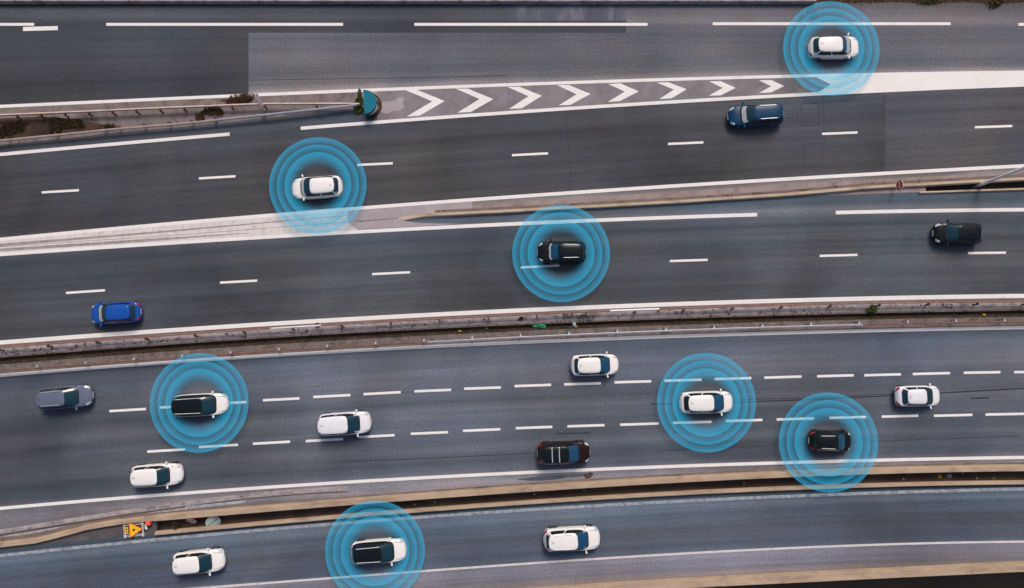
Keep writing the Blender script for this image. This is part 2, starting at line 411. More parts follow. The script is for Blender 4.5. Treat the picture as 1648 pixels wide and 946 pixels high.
# gore: grey worn surface, pale sand near the beacon, chevrons, white nose
part('gore_surface', sheet(Off(A2, 2.5), Off(B1, -2.7), 607, 1345, .008, 2), m_gore, roadB)
bmn = bmesh.new()
part('white_nose', poly_bm([(1317,148.4),(1337,135.6),(1309,121.5)] + [(x, GA(x)) for x in range(1330, 3100, 60)] + [(x, GB(x)) for x in range(3090, 1317, -60)], .014), m_white, roadB)
part('sand_patch', ragged_bm(622, 172, 16, 11, .0105, 28, .35, 3, -.2), m_sand, roadB)
part('sand_patch', ragged_bm(640, 168, 12, 9, .0102, 28, .4, 5, -.2), m_sand, roadB)
CH = [[(652,144.5),(671,144.2),(715.7,162.5),(675,186),(654,187.5),(695.7,163)],
      [(734,142.5),(753,142.5),(794,159.3),(758,180),(736,181.2),(771.6,159.3)],
      [(816.6,139.8),(835.6,139.3),(872.3,154),(839.6,174.2),(819,175.2),(850.6,154.7)],
      [(896.6,137),(915.6,136.7),(950.6,151),(918.3,168.4),(899,169.5),(928,151.6)],
      [(979,135),(999,134),(1028,147),(997.3,162.6),(978,164),(1005.6,147.3)],
      [(1057,132.7),(1076,132.3),(1105,143.5),(1081,158),(1061,159.3),(1084.6,144)],
      [(1141.3,130.7),(1159.6,130.3),(1184,141.3),(1159.6,153.3),(1140.6,154),(1163,141.3)],
      [(1221.3,129),(1241.3,128.6),(1262,138.3),(1241.3,148.6),(1221.3,149.6),(1241.3,138.6)]]
for c in CH:
    bmc = bmesh.new(); vs = [bmc.verts.new(P(x, y, .014)) for x, y in c]
    bmc.faces.new([vs[0], vs[5], vs[2], vs[1]]); bmc.faces.new([vs[5], vs[4], vs[3], vs[2]])
    part('chevron', bmc, m_white, roadB)

# lane dashes (x0,y0,x1,y1)
for xa, ya, xb, yb in ((-186,323,-126,319.5),(67,309.5,127,306),(320,287,379,283.5),(575,265.3,632,262.6),(824,249.6,882,246.6),(1075,231.5,1132,229),(1323,215.3,1380,213),(1569,204.6,1629,202.6),(1816,190,1876,188)):
    part('lane_dash', dash_bm(xa, ya, xb, yb, 3.7), m_white, roadB)
for xa, ya, xb, yb in ((-142,488,-82,484),(106,471.3,169,467),(354,454.7,414,451.4),(599,441,660,438),(838,430.3,900,427),(1078,420,1139,418),(1319,411.7,1380,410),(1558,407.2,1619,406.4),(1798,401,1858,400)):
    part('lane_dash', dash_bm(xa, ya, xb, yb, 3.7), m_white, roadC)
ROW1 = [(13,672,73,668.5),(95,666.5,155,663),(176,661.5,235,658),(257,655.7,317,652.4),(338,650,397,646.8),(423,644,482,641),(504,638.7,564,635.6),(585,634.2,645,631),(667,629.6,726,627.2),(747,625.4,806,623.4),(828,621.2,887,619.2),(908,618.4,967,616.6),(989,615.2,1048,613.4),(1069,612.6,1129,610.8),(1150,609.8,1209,608.2),(1230,607.6,1290,605.8),(1315,605.4,1374,603.8),(1391,603.8,1450,602.2),(1469,601.8,1529,600.2),(1551,599.8,1610,598.8),(1632,598.8,1691,597.8)]
ROW2 = [(-16,748,44,743),(69,740.5,129,736),(153,733.6,213,729.4),(237,726.6,298,723),(320,719.4,383,715.6),(407,714,467,710.6),(492,709.8,552,706.4),(577,703.2,635,700.2),(661,698,721,695.4),(745,693.2,805,690.6),(830,689,889,686.8),(913,686,973,684),(998,683.4,1060,681.4),(1083,680.4,1145,678.6),(1168,677.4,1227,675.6),(1250,675,1310,673.2),(1335,672.4,1394,670.8),(1419,670.4,1478,668.8),(1503,669,1565,667.4),(1586,667,1648,665.8)]
for r in ROW1[2:] + ROW2[3:]: part('lane_dash', dash_bm(*r, 4.0), m_white, roadD)
# main road lower line, worn white gore and second road upper line
part('edge_line', line_bm(B2, 5.6, -900, 3000), m_white_edge, roadB)
part('worn_gore', sheet(Off(B2, 2.8), Off(K1, -.3), X0, 560, .008, 2), m_white_old, roadB)
part('worn_gore', sheet(Off(K2, .3), Off(C1, -3), X0, 575, .008, 2), m_white_old, roadC)
part('drain_channel', sheet(Line([(-900,470),(0,392),(230,374),(560,346)]), Line([(-900,474),(0,396.5),(230,377),(560,346.8)]), -900, 560, .012), m_verge2, roadB)
part('gutter', sheet(Line([(-900,476),(0,400),(230,384.5),(400,374.5)]), Line([(-900,479),(0,404.5),(230,389),(400,375.3)]), -900, 400, .012), m_verge2, roadC)
part('verge', sheet(Off(B2, 3.2), Off(K1, -.3), 560, 760, .008, 2), m_sand, roadB)
part('verge', sheet(Off(B2, 9), Off(K1, -.4), 760, 3000, .008, 2), m_pinkish, roadB)
part('verge', poly_bm([(560,358.3),(641,351.8),(655,356),(680,359),(740,360),(700,362.6),(575,369)], .0095), m_sand, roadC)
part('edge_line', line_bm(C1, 5.8, -900, 1218.5), m_white_edge, roadC)
part('edge_line', line_bm(C1, 5.8, 1345, 2400), m_white_edge, roadC)
part('edge_line', line_bm(C2, 6.8, -900, 3000), m_white_edge, roadC)
part('concrete_verge', sheet(Off(C2, 7), M1, X0, X1, .006, 2), m_concrete, roadC)
part('gravel_verge', sheet(M2, Off(D1, -5), X0, X1, .006, 2), m_gravel, roadD)
part('weedy_strip', sheet(M2, Off(M2, 4.2), X0, X1, .010, 1), m_weedy, roadD)
part('edge_line', line_bm(D1, 5.2, -900, 3000), m_white_edge, roadD)
part('edge_line', line_bm(D2, 5.2, -900, 3000), m_white_edge, roadD)
part('edge_line', line_bm(E1, 5.0, -900, 3000), m_white_faint, roadE)
part('edge_line', line_bm(E2, 3.4, -900, 3000), m_white_old, roadE)
part('joint', line_bm(Curve([(0,860),(70,852),(133,840),(200,829),(300,813),(420,803),(549,791)]), 1.2, -300, 560, .009), m_seal, roadD)
JL = Curve([(0,860),(70,852),(133,840),(200,829),(300,813),(420,803),(549,791)])
part('worn_strip', sheet(Off(JL, -9), Off(JL, -2), -600, 560, .0065, 2), m_concrete, roadD)
part('worn_strip', sheet(Off(JL, 1.5), Off(JL, 6), -600, 300, .0065, 2), m_concrete, roadD)
part('faded_stripe', dash_bm(298, 817, 395, 807, 4.5, .010), m_white_faint, roadD)
part('stain', ragged_bm(890, 768, 55, 3.5, .008, 30, .3, 9, -.06), m_wet, roadD)
part('stain', ragged_bm(947, 765, 7, 5, .010, 16, .4, 11), m_weedy, roadD)
part('stain', ragged_bm(548, 186, 44, 7.5, .006, 30, .35, 14, -.12), m_wet, roadB)
m_dirt = mottled('kerb_dirt', (136,120,110), (104,94,92), 1.4, (64,54,48), .85, grain=.4, stretch=(.4,1.5,1))
part('dirt_strip', sheet(Off(N1, -14.5), Off(N1, -7.5), 240, X1, .007, 1), m_dirt, roadD)
part('dirt_strip', sheet(Off(LK0, -13), Off(LK0, -3), -600, 240, .007, 1), m_dirt, roadD)
part('dirt_strip', sheet(Off(PB, -5), Off(PB, 1), -300, X1, .007, 1), m_dirt, roadE)
part('dirt_strip', sheet(Off(K1, -4.5), Off(K1, -.4), 700, X1, .012, 1), m_dirt, roadB)
part('dirt_strip', sheet(Off(D1, -7.5), Off(D1, -3), X0, X1, .012, 1), m_dirt, roadD)
part('dirt_strip', sheet(Off(M1, -3), M1, X0, X1, .010, 1), m_dirt, roadC)
part('dirt_strip', sheet(Off(C2, 5), Off(C2, 8.5), X0, X1, .009, 1), m_dirt, roadC)
# joints, loop cuts, skid marks
def cut(pts, parent, wpx=1.0, mat=m_seal, z=.0075, name='joint'):
    for (xa, ya), (xb, yb) in zip(pts, pts[1:]):
        bmq = bmesh.new(); a, b_ = P(xa, ya, z), P(xb, yb, z); d = (b_-a).normalized(); n = Vector((-d.y, d.x, 0))*wpx*.026
        bmq.faces.new([bmq.verts.new(q) for q in (a-n, b_-n, b_+n, a+n)])
        if bmq.faces[:][0].normal.z < 0: pass
        part(name, bmq, mat, parent)
cut([(911,181),(914,226),(918,264),(918,304)], roadB, .7)
cut([(1290,167),(1317,166),(1318,202),(1291,202),(1290,167)], roadB, .8)
cut([(1294,232),(1322,230),(1323,268),(1295,270),(1294,232)], roadB, .8)
cut([(1324,152),(1326,214),(1327,226)], roadB, .6)
cut([(1283,168),(1284,205)], roadB, .5)
cut([(1423,147),(1426,277)], roadB, .8)
cut([(1047,650),(1180,647)], roadD, 1.8, m_skid, .0075, 'skid_mark')
cut([(1180,647.5),(1300,643),(1442,636),(1648,625)], roadD, 2.0, m_skid, .0085, 'skid_mark')
cut([(1180,643.5),(1300,640),(1442,633)], roadD, 1.1, m_skid, .0075, 'skid_mark')
cut([(1562,641),(1592,640)], roadD, 2.4, m_skid, .0075, 'skid_mark')
cut([(895,698),(950,696)], roadD, 1.8, m_skid, .0075, 'skid_mark')
cut([(549,743),(700,737),(860,729)], roadD, 1.0, m_seal, .0075)
cut([(1060,725),(1250,717),(1480,707),(1640,702)], roadD, .8, m_seal, .0075)

# ------------------------------------------------------------------ concrete barriers and parapets
def barrier(name, c, wpx, h, x0, x1, mat, label, cat='barrier', group=None, taper=None, zb=-.0):
    path = [P(x, c(x), 0) for x in xs_range(x0, x1, 28)]
    hw = wpx*.0515/2
    prof = [(-hw-.06, zb-.02), (hw+.06, zb-.02), (hw+.02, h*.5), (hw, h-.03), (hw-.03, h), (-hw+.03, h), (-hw, h-.03), (-hw-.02, h*.5)]
    bm = extrude_profile(path, prof)
    if taper:
        xa = P(taper[0], 0, 0).x; xb = P(taper[1], 0, 0).x
        for v in bm.verts:
            f = min(1, max(.06, (v.co.x - xa)/(xb - xa)))
            if v.co.z > .01: v.co.z *= f
    return tag(obj(name, bm, mat), label, cat, group)
SH = lambda c, x, h: c(x)
def at_h(c, h):
    """line of the foot of something whose top (height h) shows along c"""
    def f(x):
        p = P(x, c(x), h); # ground point straight below, back to survey picture
        d = p - Vector((0, 0, CAM_H)); d.z = -CAM_H
        r = d.x; u = d.y*math.cos(TILT) + d.z*math.sin(TILT); fw = d.y*math.sin(TILT) - d.z*math.cos(TILT)
        return PH/2 - u/fw*FOC
    return f
barrier('concrete_kerb', at_h(Off(K1, 2.4), .3), 4.6, .30, 641, X1, m_beige, 'long beige concrete kerb starting in a rounded nose below the blue-ringed white car', group=None, taper=(641, 720))
barrier('concrete_kerb', at_h(Off(K2, .5), .18), 2.6, .18, 1478, X1, m_beige, 'thin beige concrete edge of the dark gap with the lamp post, facing the black car')
barrier('concrete_parapet', at_h(Off(N1, -4.2), .5), 8.4, .5, 252, X1, m_beige2, 'wide beige parapet between the three-lane road and the dark gap', 'parapet')
barrier('concrete_parapet', at_h(Off(N2, 1.0), .35), 4.6, .35, 252, X1, m_beige2, 'narrow beige parapet between the dark gap and the lower ramp', 'parapet')
LK = Line([(-900,1010),(-200,912),(0,878),(60,871),(100,861),(150,847.5),(200,840),(252,834.5)])
barrier('concrete_kerb', at_h(LK, .3), 7.4, .30, -600, 252, m_beige2, 'sandy curved kerb running past the yellow warning sign frame')
barrier('concrete_parapet', at_h(Off(PB, 6.5), .55), 12.5, .55, -300, X1, m_beige2, 'broad ochre parapet along the bottom edge above the dark ground', 'parapet')
barrier('concrete_parapet', at_h(Flat(.2), .5), 3.2, .5, X0, 1310, m_concrete, 'pale grey parapet along the top edge of the slip road', 'parapet')

# ------------------------------------------------------------------ guardrails
WPROF = [(-.075,.46),(-.055,.455),(.045,.50),(.045,.535),(-.03,.565),(-.03,.635),(.045,.665),(.045,.70),(-.055,.745),(-.075,.74),(-.09,.70),(-.01,.665),(-.085,.61),(-.085,.59),(-.01,.535),(-.09,.50)]
def guardrail(c, segs, posts, label, group, flip=1, pm=m_post, pm2=None, pside=1, h=.72):
    base = at_h(c, h)
    mid = (segs[0][0]+segs[-1][1])/2
    org = P(mid, base(mid), 0)
    root = thing('guardrail', label, 'guardrail', org, 0, group)
    for xa, xb, mat in segs:
        path = [P(x, base(x), 0) - org for x in xs_range(xa, xb, 30)]
        obj('rail', extrude_profile(path, [(o*flip, z) for o, z in WPROF]), mat, root, False)
    for k, x in enumerate(posts):
        p = P(x, base(x), 0) - org; q = P(x+4, base(x+4), 0) - org; a = math.atan2(q.y-p.y, q.x-p.x)
        n = Vector((-math.sin(a), math.cos(a), 0))*pside
        bmp = bmesh.new()
        box(bmp, p + n*.24 + Vector((0,0,.34)), (.09,.13,.70), a, .008)
        box(bmp, p + n*.13 + Vector((0,0,.60)), (.16,.12,.20), a, .008)
        obj('post', bmp, pm2 if (pm2 and segs[0][0] <= x and pm2[1](x)) and False else pm, root)
    return root
gr1 = [(x) for x in range(-560, 1900, 77)]
guardrail(RAIL1, [(-600,440,m_rust),(440,520,m_galv_lt),(520.3,560,m_rust),(560.3,980,m_rust),(980.3,1058,m_galv_lt),(1058.3,1890,m_rust)], [x for x in range(-540, 1880, 78)],
          'rust-brown guardrail with two bright new lengths beside the second road', None, 1, m_post, None, -1)
guardrail(RAIL2, [(-600,690,m_rust),(690.3,1382,m_galv),(1382.3,1890,m_rust)], [x for x in range(-548, 1880, 77)],
          'guardrail along the three-lane road, silver in the middle and rusty at both ends', None, -1, m_galv, None, 1)
UR = Line([(-600,214),(0,184.5),(130,179),(267,172.5),(427,166),(547,165.6),(581,166.2)])
LR = Line([(-600,290),(0,227),(100,217),(197,207),(313,197.5),(350,193.3),(427,185),(500,177),(547,172),(578,168.5)])
guardrail(UR, [(-560,581,m_brownrail)], [x for x in range(-535, 400, 38)] + [430, 512], 'long pale guardrail above the weedy gore ending at the green beacon', 'guardrails of the weedy gore', 1, m_post, None, -1)
guardrail(LR, [(-560,350,m_brownrail),(350.3,577,m_galv)], [x for x in range(-520, 200, 77)] + [197,237,277,313,350,427], 'lower guardrail of the gore running to the green beacon beside the two-lane road', 'guardrails of the weedy gore', -1, m_post, None, 1)
# gore soil between those rails
part('gore_surface', sheet(Off(A2, 2.6), Off(LR, 5), 150, 583, .008, 2), m_verge, roadB)
part('gore_surface', sheet(Off(A2, 2.6), Off(LR, 6), X0, 150, .008, 2), m_verge, roadB)
part('soil_strip', sheet(Off(UR, 6), Off(LR, -1), X0, 60, .012, 2), m_soil, roadB)
part('soil_strip', poly_bm([(60,187),(110,190),(150,197),(192,205),(120,214),(60,219.5)], .012), m_soil, roadB)
part('soil_strip', ragged_bm(384, 161, 24, 4.5, .013, 24, .4, 21, -.05), m_weedy, roadB)

# ------------------------------------------------------------------ vegetation
def leaf_mat(name, a, b):
    m, t, bs = new_mat(name)
    rn = N(t, 'ShaderNodeNewGeometry').outputs['Random Per Island']
    t.links.new(mixc(t, rn, lin(a), lin(b)), bs.inputs['Base Color']); bs.inputs['Roughness'].default_value = .8
    bs.inputs['Specular IOR Level'].default_value = .2
    return m
m_leaf = leaf_mat('olive_leaves', (98,86,52), (62,52,36))
m_leaf_g = leaf_mat('green_leaves', (104,112,52), (66,74,40))
m_dry = leaf_mat('dry_brown_leaves', (128,98,70), (74,54,42))
m_twig = plain('brown_twig', (84,62,48), .9)
def leaves(bm, n, rx, ry, h, size, rnd, centre=(0,0,0)):
    for _ in range(n):
        a = rnd.uniform(0, 6.283); r = math.sqrt(rnd.random())*(.75+.25*math.sin(a*3+rx*9))
        z = rnd.random()*h*(1-r*r*.7)
        c = Vector((centre[0]+rx*r*math.cos(a), centre[1]+ry*r*math.sin(a), centre[2]+z+.03))
        d = Vector((rnd.gauss(0,1), rnd.gauss(0,1), rnd.gauss(.3,.5))).normalized(); e = d.orthogonal().normalized()
        L = size*rnd.uniform(.6,1.5); w2 = L*.28
        vs = [bm.verts.new(c+q) for q in (-d*L*.5, e*w2, d*L*.5, -e*w2)]
        bm.faces.new(vs)
def weed(name, px, py, rx, ry, h, n, mat, label, cat, seed, size=.15, group=None):
    rnd = random.Random(seed); root = thing(name, label, cat, P(px, py, 0), 0, group)
    bm = bmesh.new()
    for k in range(3):
        leaves(bm, n//3, rx*rnd.uniform(.5,.8), ry*rnd.uniform(.5,.8), h*rnd.uniform(.6,1), size, rnd, (rnd.uniform(-.4,.4)*rx, rnd.uniform(-.4,.4)*ry, 0))
    obj('foliage', bm, mat, root)
    bm = bmesh.new()
    for k in range(6):
        a = rnd.uniform(0, 6.28); tube(bm, [(0,0,0), (rx*.3*math.cos(a), ry*.3*math.sin(a), h*.5), (rx*.55*math.cos(a), ry*.55*math.sin(a), h*.85)], [.02,.014,.006], 5)
    obj('stem', bm, m_twig, root)
    return root
weed('shrub', 1405, 499, .62, .52, .7, 620, m_leaf_g, 'round green-brown shrub growing over the median gap at right', 'shrub', 1, .13)
weed('weed_clump', 110, 200, 2.0, .62, .4, 1100, m_leaf, 'broad olive weed clump in the gore above the dashed lane, between both guardrails', 'weeds', 2)
weed('weed_clump', 90, 210, 1.0, .5, .4, 420, m_leaf, 'low olive weeds near the lower guardrail at far left', 'weeds', 3)
weed('weed_clump', 18, 207, 1.6, .85, .45, 1000, m_leaf, 'dark weeds at the left picture edge between the two guardrails', 'weeds', 4)
weed('weed_clump', 172, 204, .9, .3, .3, 300, m_leaf, 'small pointed olive weed clump at the tip of the dark soil', 'weeds', 5)
weed('weed_clump', 350, 177, 1.6, .5, .4, 1100, m_dry, 'dry brown fallen bush between the guardrails left of the tilted plate', 'weeds', 6)
weed('weed_clump', 322, 188, .5, .6, .3, 320, m_dry, 'thin dry brown stalks trailing down to the lower guardrail', 'weeds', 7)
weed('weed_clump', 385, 159, 1.6, .42, .35, 1000, m_dry, 'flat dry weeds above the guardrail by the asphalt joint', 'weeds', 8)
weed('weed_clump', 577, 166, .5, 1.1, .5, 700, m_leaf_g, 'mossy green plants behind the teal beacon', 'weeds', 9)
weed('weed_clump', 512, 524, .3, .25, .25, 110, m_leaf, 'small weed on the pale concrete behind the bright rail length at left', 'weeds', 10)
weed('weed_clump', 1500, 2, 1.6, .35, .4, 500, m_leaf, 'brown-green bush at the top edge right of the ringed white car', 'weeds', 11)
weed('weed_clump', 1603, 3, 1.1, .55, .5, 480, m_leaf, 'brown-green bush at the top right corner', 'weeds', 12)
weed('weed_clump', 282, 845, .35, .45, .5, 180, m_leaf, 'spindly plant in the dark gap beside the round sign', 'weeds', 13)
weed('weed_clump', 838, 512, .25, .25, .25, 90, m_dry, 'small brown weed below the rusty rail near the black ringed car', 'weeds', 14)
# grass along the median edge and the top verge: nobody could count it
rnd = random.Random(77); bm = bmesh.new()
for _ in range(5200):
    x = rnd.uniform(-200, 1850); dens = .5+.5*math.sin(x*.021+math.sin(x*.007)*3)
    if rnd.random() > .25+.75*dens: continue
    p = P(x, M2(x) + rnd.uniform(.2, 1.2+3.6*dens*rnd.random()), .01)
    leaves(bm, 1, .02, .02, .16, .10, rnd, p)
for _ in range(900):
    x = rnd.uniform(-200, 1850)
    if math.sin(x*.034)+math.sin(x*.011+2) < -.2: continue
    leaves(bm, 1, .03, .03, .2, .12, rnd, P(x, M1(x) + rnd.uniform(3, 6), -.3))
for _ in range(900):
    x = rnd.uniform(-200, 1850)
    p = P(x, RAIL1(x) + 4 + abs(rnd.gauss(0, 1.6)), .01)
    if math.sin(x*.05)+math.sin(x*.013+1) > .7: leaves(bm, 1, .03, .03, .14, .09, rnd, p)
tag(obj('grass', bm, m_leaf), 'brown-green grass and weeds along the median gap', 'grass', kind='stuff')
rnd = random.Random(78); bm = bmesh.new()
for _ in range(2400):
    x = rnd.uniform(1325, 1900); p = P(x, rnd.uniform(-8, 3.5+1.5*math.sin(x*.06)), .01)
    leaves(bm, 1, .04, .04, .25, .14, rnd, p)
for _ in range(1500):
    x = rnd.uniform(-100, 1310); y = rnd.uniform(4, 8)
    if math.sin(x*.031)+math.sin(x*.011) < .2: continue
    leaves(bm, 1, .03, .03, .12, .09, rnd, P(x, y, .01))
tag(obj('grass', bm, m_dry), 'dry verge grass along the top edge of the slip road', 'grass', kind='stuff')
structure('verge', sheet(Flat(-40), Line([(1310,2),(1360,4.5),(1440,3),(1500,5),(1560,2.5),(1600,7),(1640,3),(1900,3),(X1,3)]), 1310.5, X1, .012, 2, None, 12, .9), m_soil)

# ------------------------------------------------------------------ cars
m_tyre = plain('tyre_rubber', (28,28,30), .85)
m_rim = plain('alloy_rim', (188,190,196), .35, .7)
m_glass = plain('car_glass_teal', (18,52,66), .06, 0, 0, .6, .05)
m_glass_blue = plain('car_glass_blue', (22,70,102), .06, 0, 0, .6, .05)
m_glass_dark = plain('car_glass_dark', (22,28,32), .08, 0, 0, .5, .05)
m_glass_sheen = plain('car_glass_painted_sheen', (172,178,178), .12, 0, 0, .5, .12)  # pale colour stands in for light reflected by glass
m_trim = plain('black_trim', (20,20,22), .6)
m_chrome = plain('bright_trim', (214,216,222), .3, .5)
m_head = plain('headlight_glass', (206,212,220), .15, .2)
m_tail = plain('taillight_red', (176,36,44), .2, 0, .5)
m_plate = plain('number_plate', (206,206,204), .5)
m_white_trim = plain('white_trim', (232,228,228), .3, 0, .5, vary=.02)
def paint(name, c, rough=.32, coat=.35, spec=.4): return plain(name, c, rough, 0, coat, spec, .025, 1.2)
PW_ = paint('white_car_paint', (242,238,236))
PW2 = paint('white_car_paint_cool', (234,233,238))
PB_ = paint('black_car_paint', (20,26,30), .22, .0, .25)
PNAVY = paint('navy_car_paint', (13,60,92), .3, .0, .25)
PBLUE = paint('blue_car_paint', (26,82,168), .3, .05, .3)
PSLATE = paint('slate_car_paint', (100,108,128), .3, .1, .4)
PBRN = paint('dark_brown_car_paint', (36,22,20), .28, .0, .25)

SECT = [(0,'b',0),(.80,'b',0),(.965,'b',.05),(1.0,'m',.0),(.998,'m',.5),(.985,'t',-.15),(.955,'t',-.05),(.88,'t',0),(.5,'t',.035),(0,'t',.05)]
def make_car(px, py, ang, L, W, H, col, label, name='hatchback_car', roof=None, glass=None, rails=None, crossbars=False, kind='hatch', pale=None, arches=None, side=None, tailbig=False, hl=m_head, rearglass=None, skirt=None, flares=False, spoiler=True, dz=0):
    glass = glass or m_glass; roof = roof or col
    c = P(px, py, .55); d = P(px+10*math.cos(ang), py-10*math.sin(ang), .55) - c
    root = thing(name, label, 'car', (c.x, c.y, 0), math.atan2(d.y, d.x), 'cars on the roads')
    hl2 = L/2
    if kind == 'sedan': f_wb, f_rf, f_rr, f_rb = .195, .415, .82, .92
    elif kind == 'mpv': f_wb, f_rf, f_rr, f_rb = .18, .41, .935, .98
    elif kind == 'estate': f_wb, f_rf, f_rr, f_rb = .195, .42, .90, .968
    elif kind == 'suv': f_wb, f_rf, f_rr, f_rb = .205, .425, .90, .968
    else: f_wb, f_rf, f_rr, f_rb = .183, .415, .855, .955
    X = lambda f: hl2 - f*L
    xwb, xrf, xrr, xrb = X(f_wb), X(f_rf), X(f_rr), X(f_rb)
    belt = H*.66
    rw = .33 if kind in ('suv',) else .31
    wx = (hl2 - .19*L, -hl2 + .18*L); Ra = rw + .06
    nose, tail_ = 6.2 + (abs(px*7+py*3) % 10)*.32, 8.5 + (abs(px*3+py*11) % 10)*.5
    def prof(s):
        ss = abs(s); n = nose if s > 0 else tail_
        wdt = W/2*max(0, 1-ss**n)**(1/2.7)*(1-.035*ss*ss)
        g = max(0, 1-ss**16)**.5
        x = s*hl2
        if x > xwb: 
            f = (x-xwb)/(hl2-xwb); top = belt - .10 - (belt-.10-.70*H/1.5)*(f**1.7)*.9
        elif x > xwb-.35: top = belt-.10 + .07*(xwb-x)/.35
        elif x > xrb: top = belt-.03
        else:
            f = (x-xrb)/(-hl2-xrb); top = belt-.03 - .16*f**1.5
        zb = .20 + .05*ss**6
        return x, wdt, g, top, zb
    def bp(s, k):
        x, wd, g, top, zb = prof(s)
        k = min(max(k, 0), len(SECT)-1.0001); i = int(k); fr = k - i
        def one(e):
            a, ref, o = e
            z = zb+o if ref == 'b' else (.40 + o*.48 if ref == 'm' else top+o)
            return a*wd, z
        (y0, z0), (y1, z1) = one(SECT[i]), one(SECT[i+1])
        y, z = y0+(y1-y0)*fr, z0+(z1-z0)*fr
        z = .52 + (z-.52)*g
        if k < 4.2 and y > .5*wd:
            for w_ in wx:
                dx = x-w_
                if abs(dx) < Ra: z = max(z, rw + math.sqrt(Ra*Ra-dx*dx))
        return Vector((x, y, z))
    # body shell
    ns = 84; K = [0,1,1.5,2,2.5,3,3.5,4,4.5,5,5.5,6,6.5,7,7.5,8,8.5,9]
    bm = bmesh.new(); rows = []
    for i in range(ns+1):
        u = -1+2*i/ns; s = math.sin(u*math.pi/2)*.55+u*.45; s = max(-.9995, min(.9995, s))
        r = [bp(s, k) for k in K]
        rows.append([bm.verts.new((p.x, -p.y, p.z)) for p in r[::-1]][:-1] + [bm.verts.new(p) for p in r])
    for i in range(ns):
        for j in range(len(rows[0])-1):
            bm.faces.new([rows[i][j], rows[i+1][j], rows[i+1][j+1], rows[i][j+1]])
    bm.faces.new(rows[0]); bm.faces.new(rows[-1][::-1])
    bmesh.ops.remove_doubles(bm, verts=bm.verts[:], dist=.001)
    obj('body', bm, col, root, True)
    def patch(nm, mat, s0, s1, k0, k1, sgns=(1,-1), off=.008, n=6, both=False, slant=0):
        outs = []
        for sg in sgns:
            bm = bmesh.new(); gr = []
            for i in range(n+1):
                row = []
                for j in range(n+1):
                    k = k0+(k1-k0)*j/n
                    s = s0+(s1-s0)*i/n + slant*(j/n)
                    p = bp(s, k); e = .004
                    t1 = bp(s+e, k)-bp(s-e, k); t2 = bp(s, k+.03)-bp(s, k-.03)
                    nn = t1.cross(t2)
                    if nn.length < 1e-9: nn = Vector((s, .3, .3))
                    nn.normalize()
                    if nn.dot(Vector((p.x*.2, p.y, p.z-.5))) < 0: nn = -nn
                    q = p + nn*off
                    row.append(bm.verts.new((q.x, q.y*sg, q.z)))
                gr.append(row)
            for i in range(n):
                for j in range(n): bm.faces.new([gr[i][j], gr[i+1][j], gr[i+1][j+1], gr[i][j+1]])
            outs.append(obj(nm, bm, mat, root, True))
        return outs
    patch('headlight', hl, .80, .94, 5.3, 7.3)
    patch('taillight', m_tail, -.985, -.90 if not tailbig else -.86, 4.6, 6.6 if not tailbig else 7.2)
    patch('grille', m_trim, .972, .9985, 3.6, 5.6)
    if arches: patch('wheel_arch', arches, -.80, -.50, 3.0, 4.0); patch('wheel_arch', arches, .48, .78, 3.0, 4.0)
    # bonnet and tailgate gaps
    patch('bonnet_gap', m_trim, (xwb+.06)/hl2, .90, 7.35, 7.42, off=.003)
    for xx in (xwb-.10, (xwb+xrb)/2+.02, xrb+.42):
        patch('door_gap', m_trim, xx/hl2-.002, xx/hl2+.002, 2.2, 6.2, off=.003)
    for xx in ((xwb+xrb)/2+.18, (xwb+xrb)/2-.80*L/4.2):
        patch('door_handle', m_chrome if col is not PB_ else col, xx/hl2-.02, xx/hl2+.02, 5.05, 5.25, off=.03)
    # plates
    for nm, sx in (('front_plate', 1), ('rear_plate', -1)):
        bm = bmesh.new(); box(bm, (sx*(hl2+.005), 0, .50 if sx > 0 else .62), (.02,.50,.11), 0, .004); obj('number_plate', bm, m_plate, root)
    # cabin
    nE = 5.0
    wb, wr = W/2*.935, W/2*(.71 if kind != 'mpv' else .76)
    zt = H-.06
    def cab(Xn, Yn, t):
        tt = t - .06*math.sin(math.pi*t)
        xf = xwb+(xrf-xwb)*tt; xr = xrb+(xrr-xrb)*tt; hw = wb+(wr-wb)*tt
        xc, hx = (xf+xr)/2, (xf-xr)/2
        z = belt-.05 + (zt-belt+.05)*t
        z += .035*(1-Yn*Yn)*t
        taper = 1 - .06*(1-Xn)*.5*t
        return Vector((xc+hx*Xn, hw*Yn*taper, z))
    def se(v): return max(0.0, 1-abs(v)**nE)**(1/nE)
    per = 72
    def outline(a):
        ca, sa = math.cos(a), math.sin(a)
        return math.copysign(abs(ca)**(2/nE), ca), math.copysign(abs(sa)**(2/nE), sa)
    bm = bmesh.new(); rings = []
    for t in (0,.2,.4,.6,.8,.93,1.0):
        rings.append([bm.verts.new(cab(*outline(2*math.pi*i/per), t)) for i in range(per)])
    for sc in (.97,.93):
        r = []
        for i in range(per):
            xn, yn = outline(2*math.pi*i/per); p = cab(xn*sc, yn*sc, 1.0); p.z += .05*(1-sc**4)+.004; r.append(bm.verts.new(p))
        rings.append(r)
    for a, b in zip(rings, rings[1:]):
        for i in range(per): bm.faces.new([a[i], a[(i+1)%per], b[(i+1)%per], b[i]])
    obj('cabin_frame', bm, side or col, root, True)
    bm = bmesh.new(); rings = []
    for sc in (.955,.94,.9,.75,.5,.25):
        r = []
        for i in range(per):
            xn, yn = outline(2*math.pi*i/per); p = cab(xn*sc, yn*sc, 1.0); p.z += .05*(1-sc**4)+(.012 if sc < .95 else .004); r.append(bm.verts.new(p))
        rings.append(r)
    for a, b in zip(rings, rings[1:]):
        for i in range(per): bm.faces.new([a[i], a[(i+1)%per], b[(i+1)%per], b[i]])
    bm.faces.new(rings[-1]); obj('roof', bm, roof, root, True)
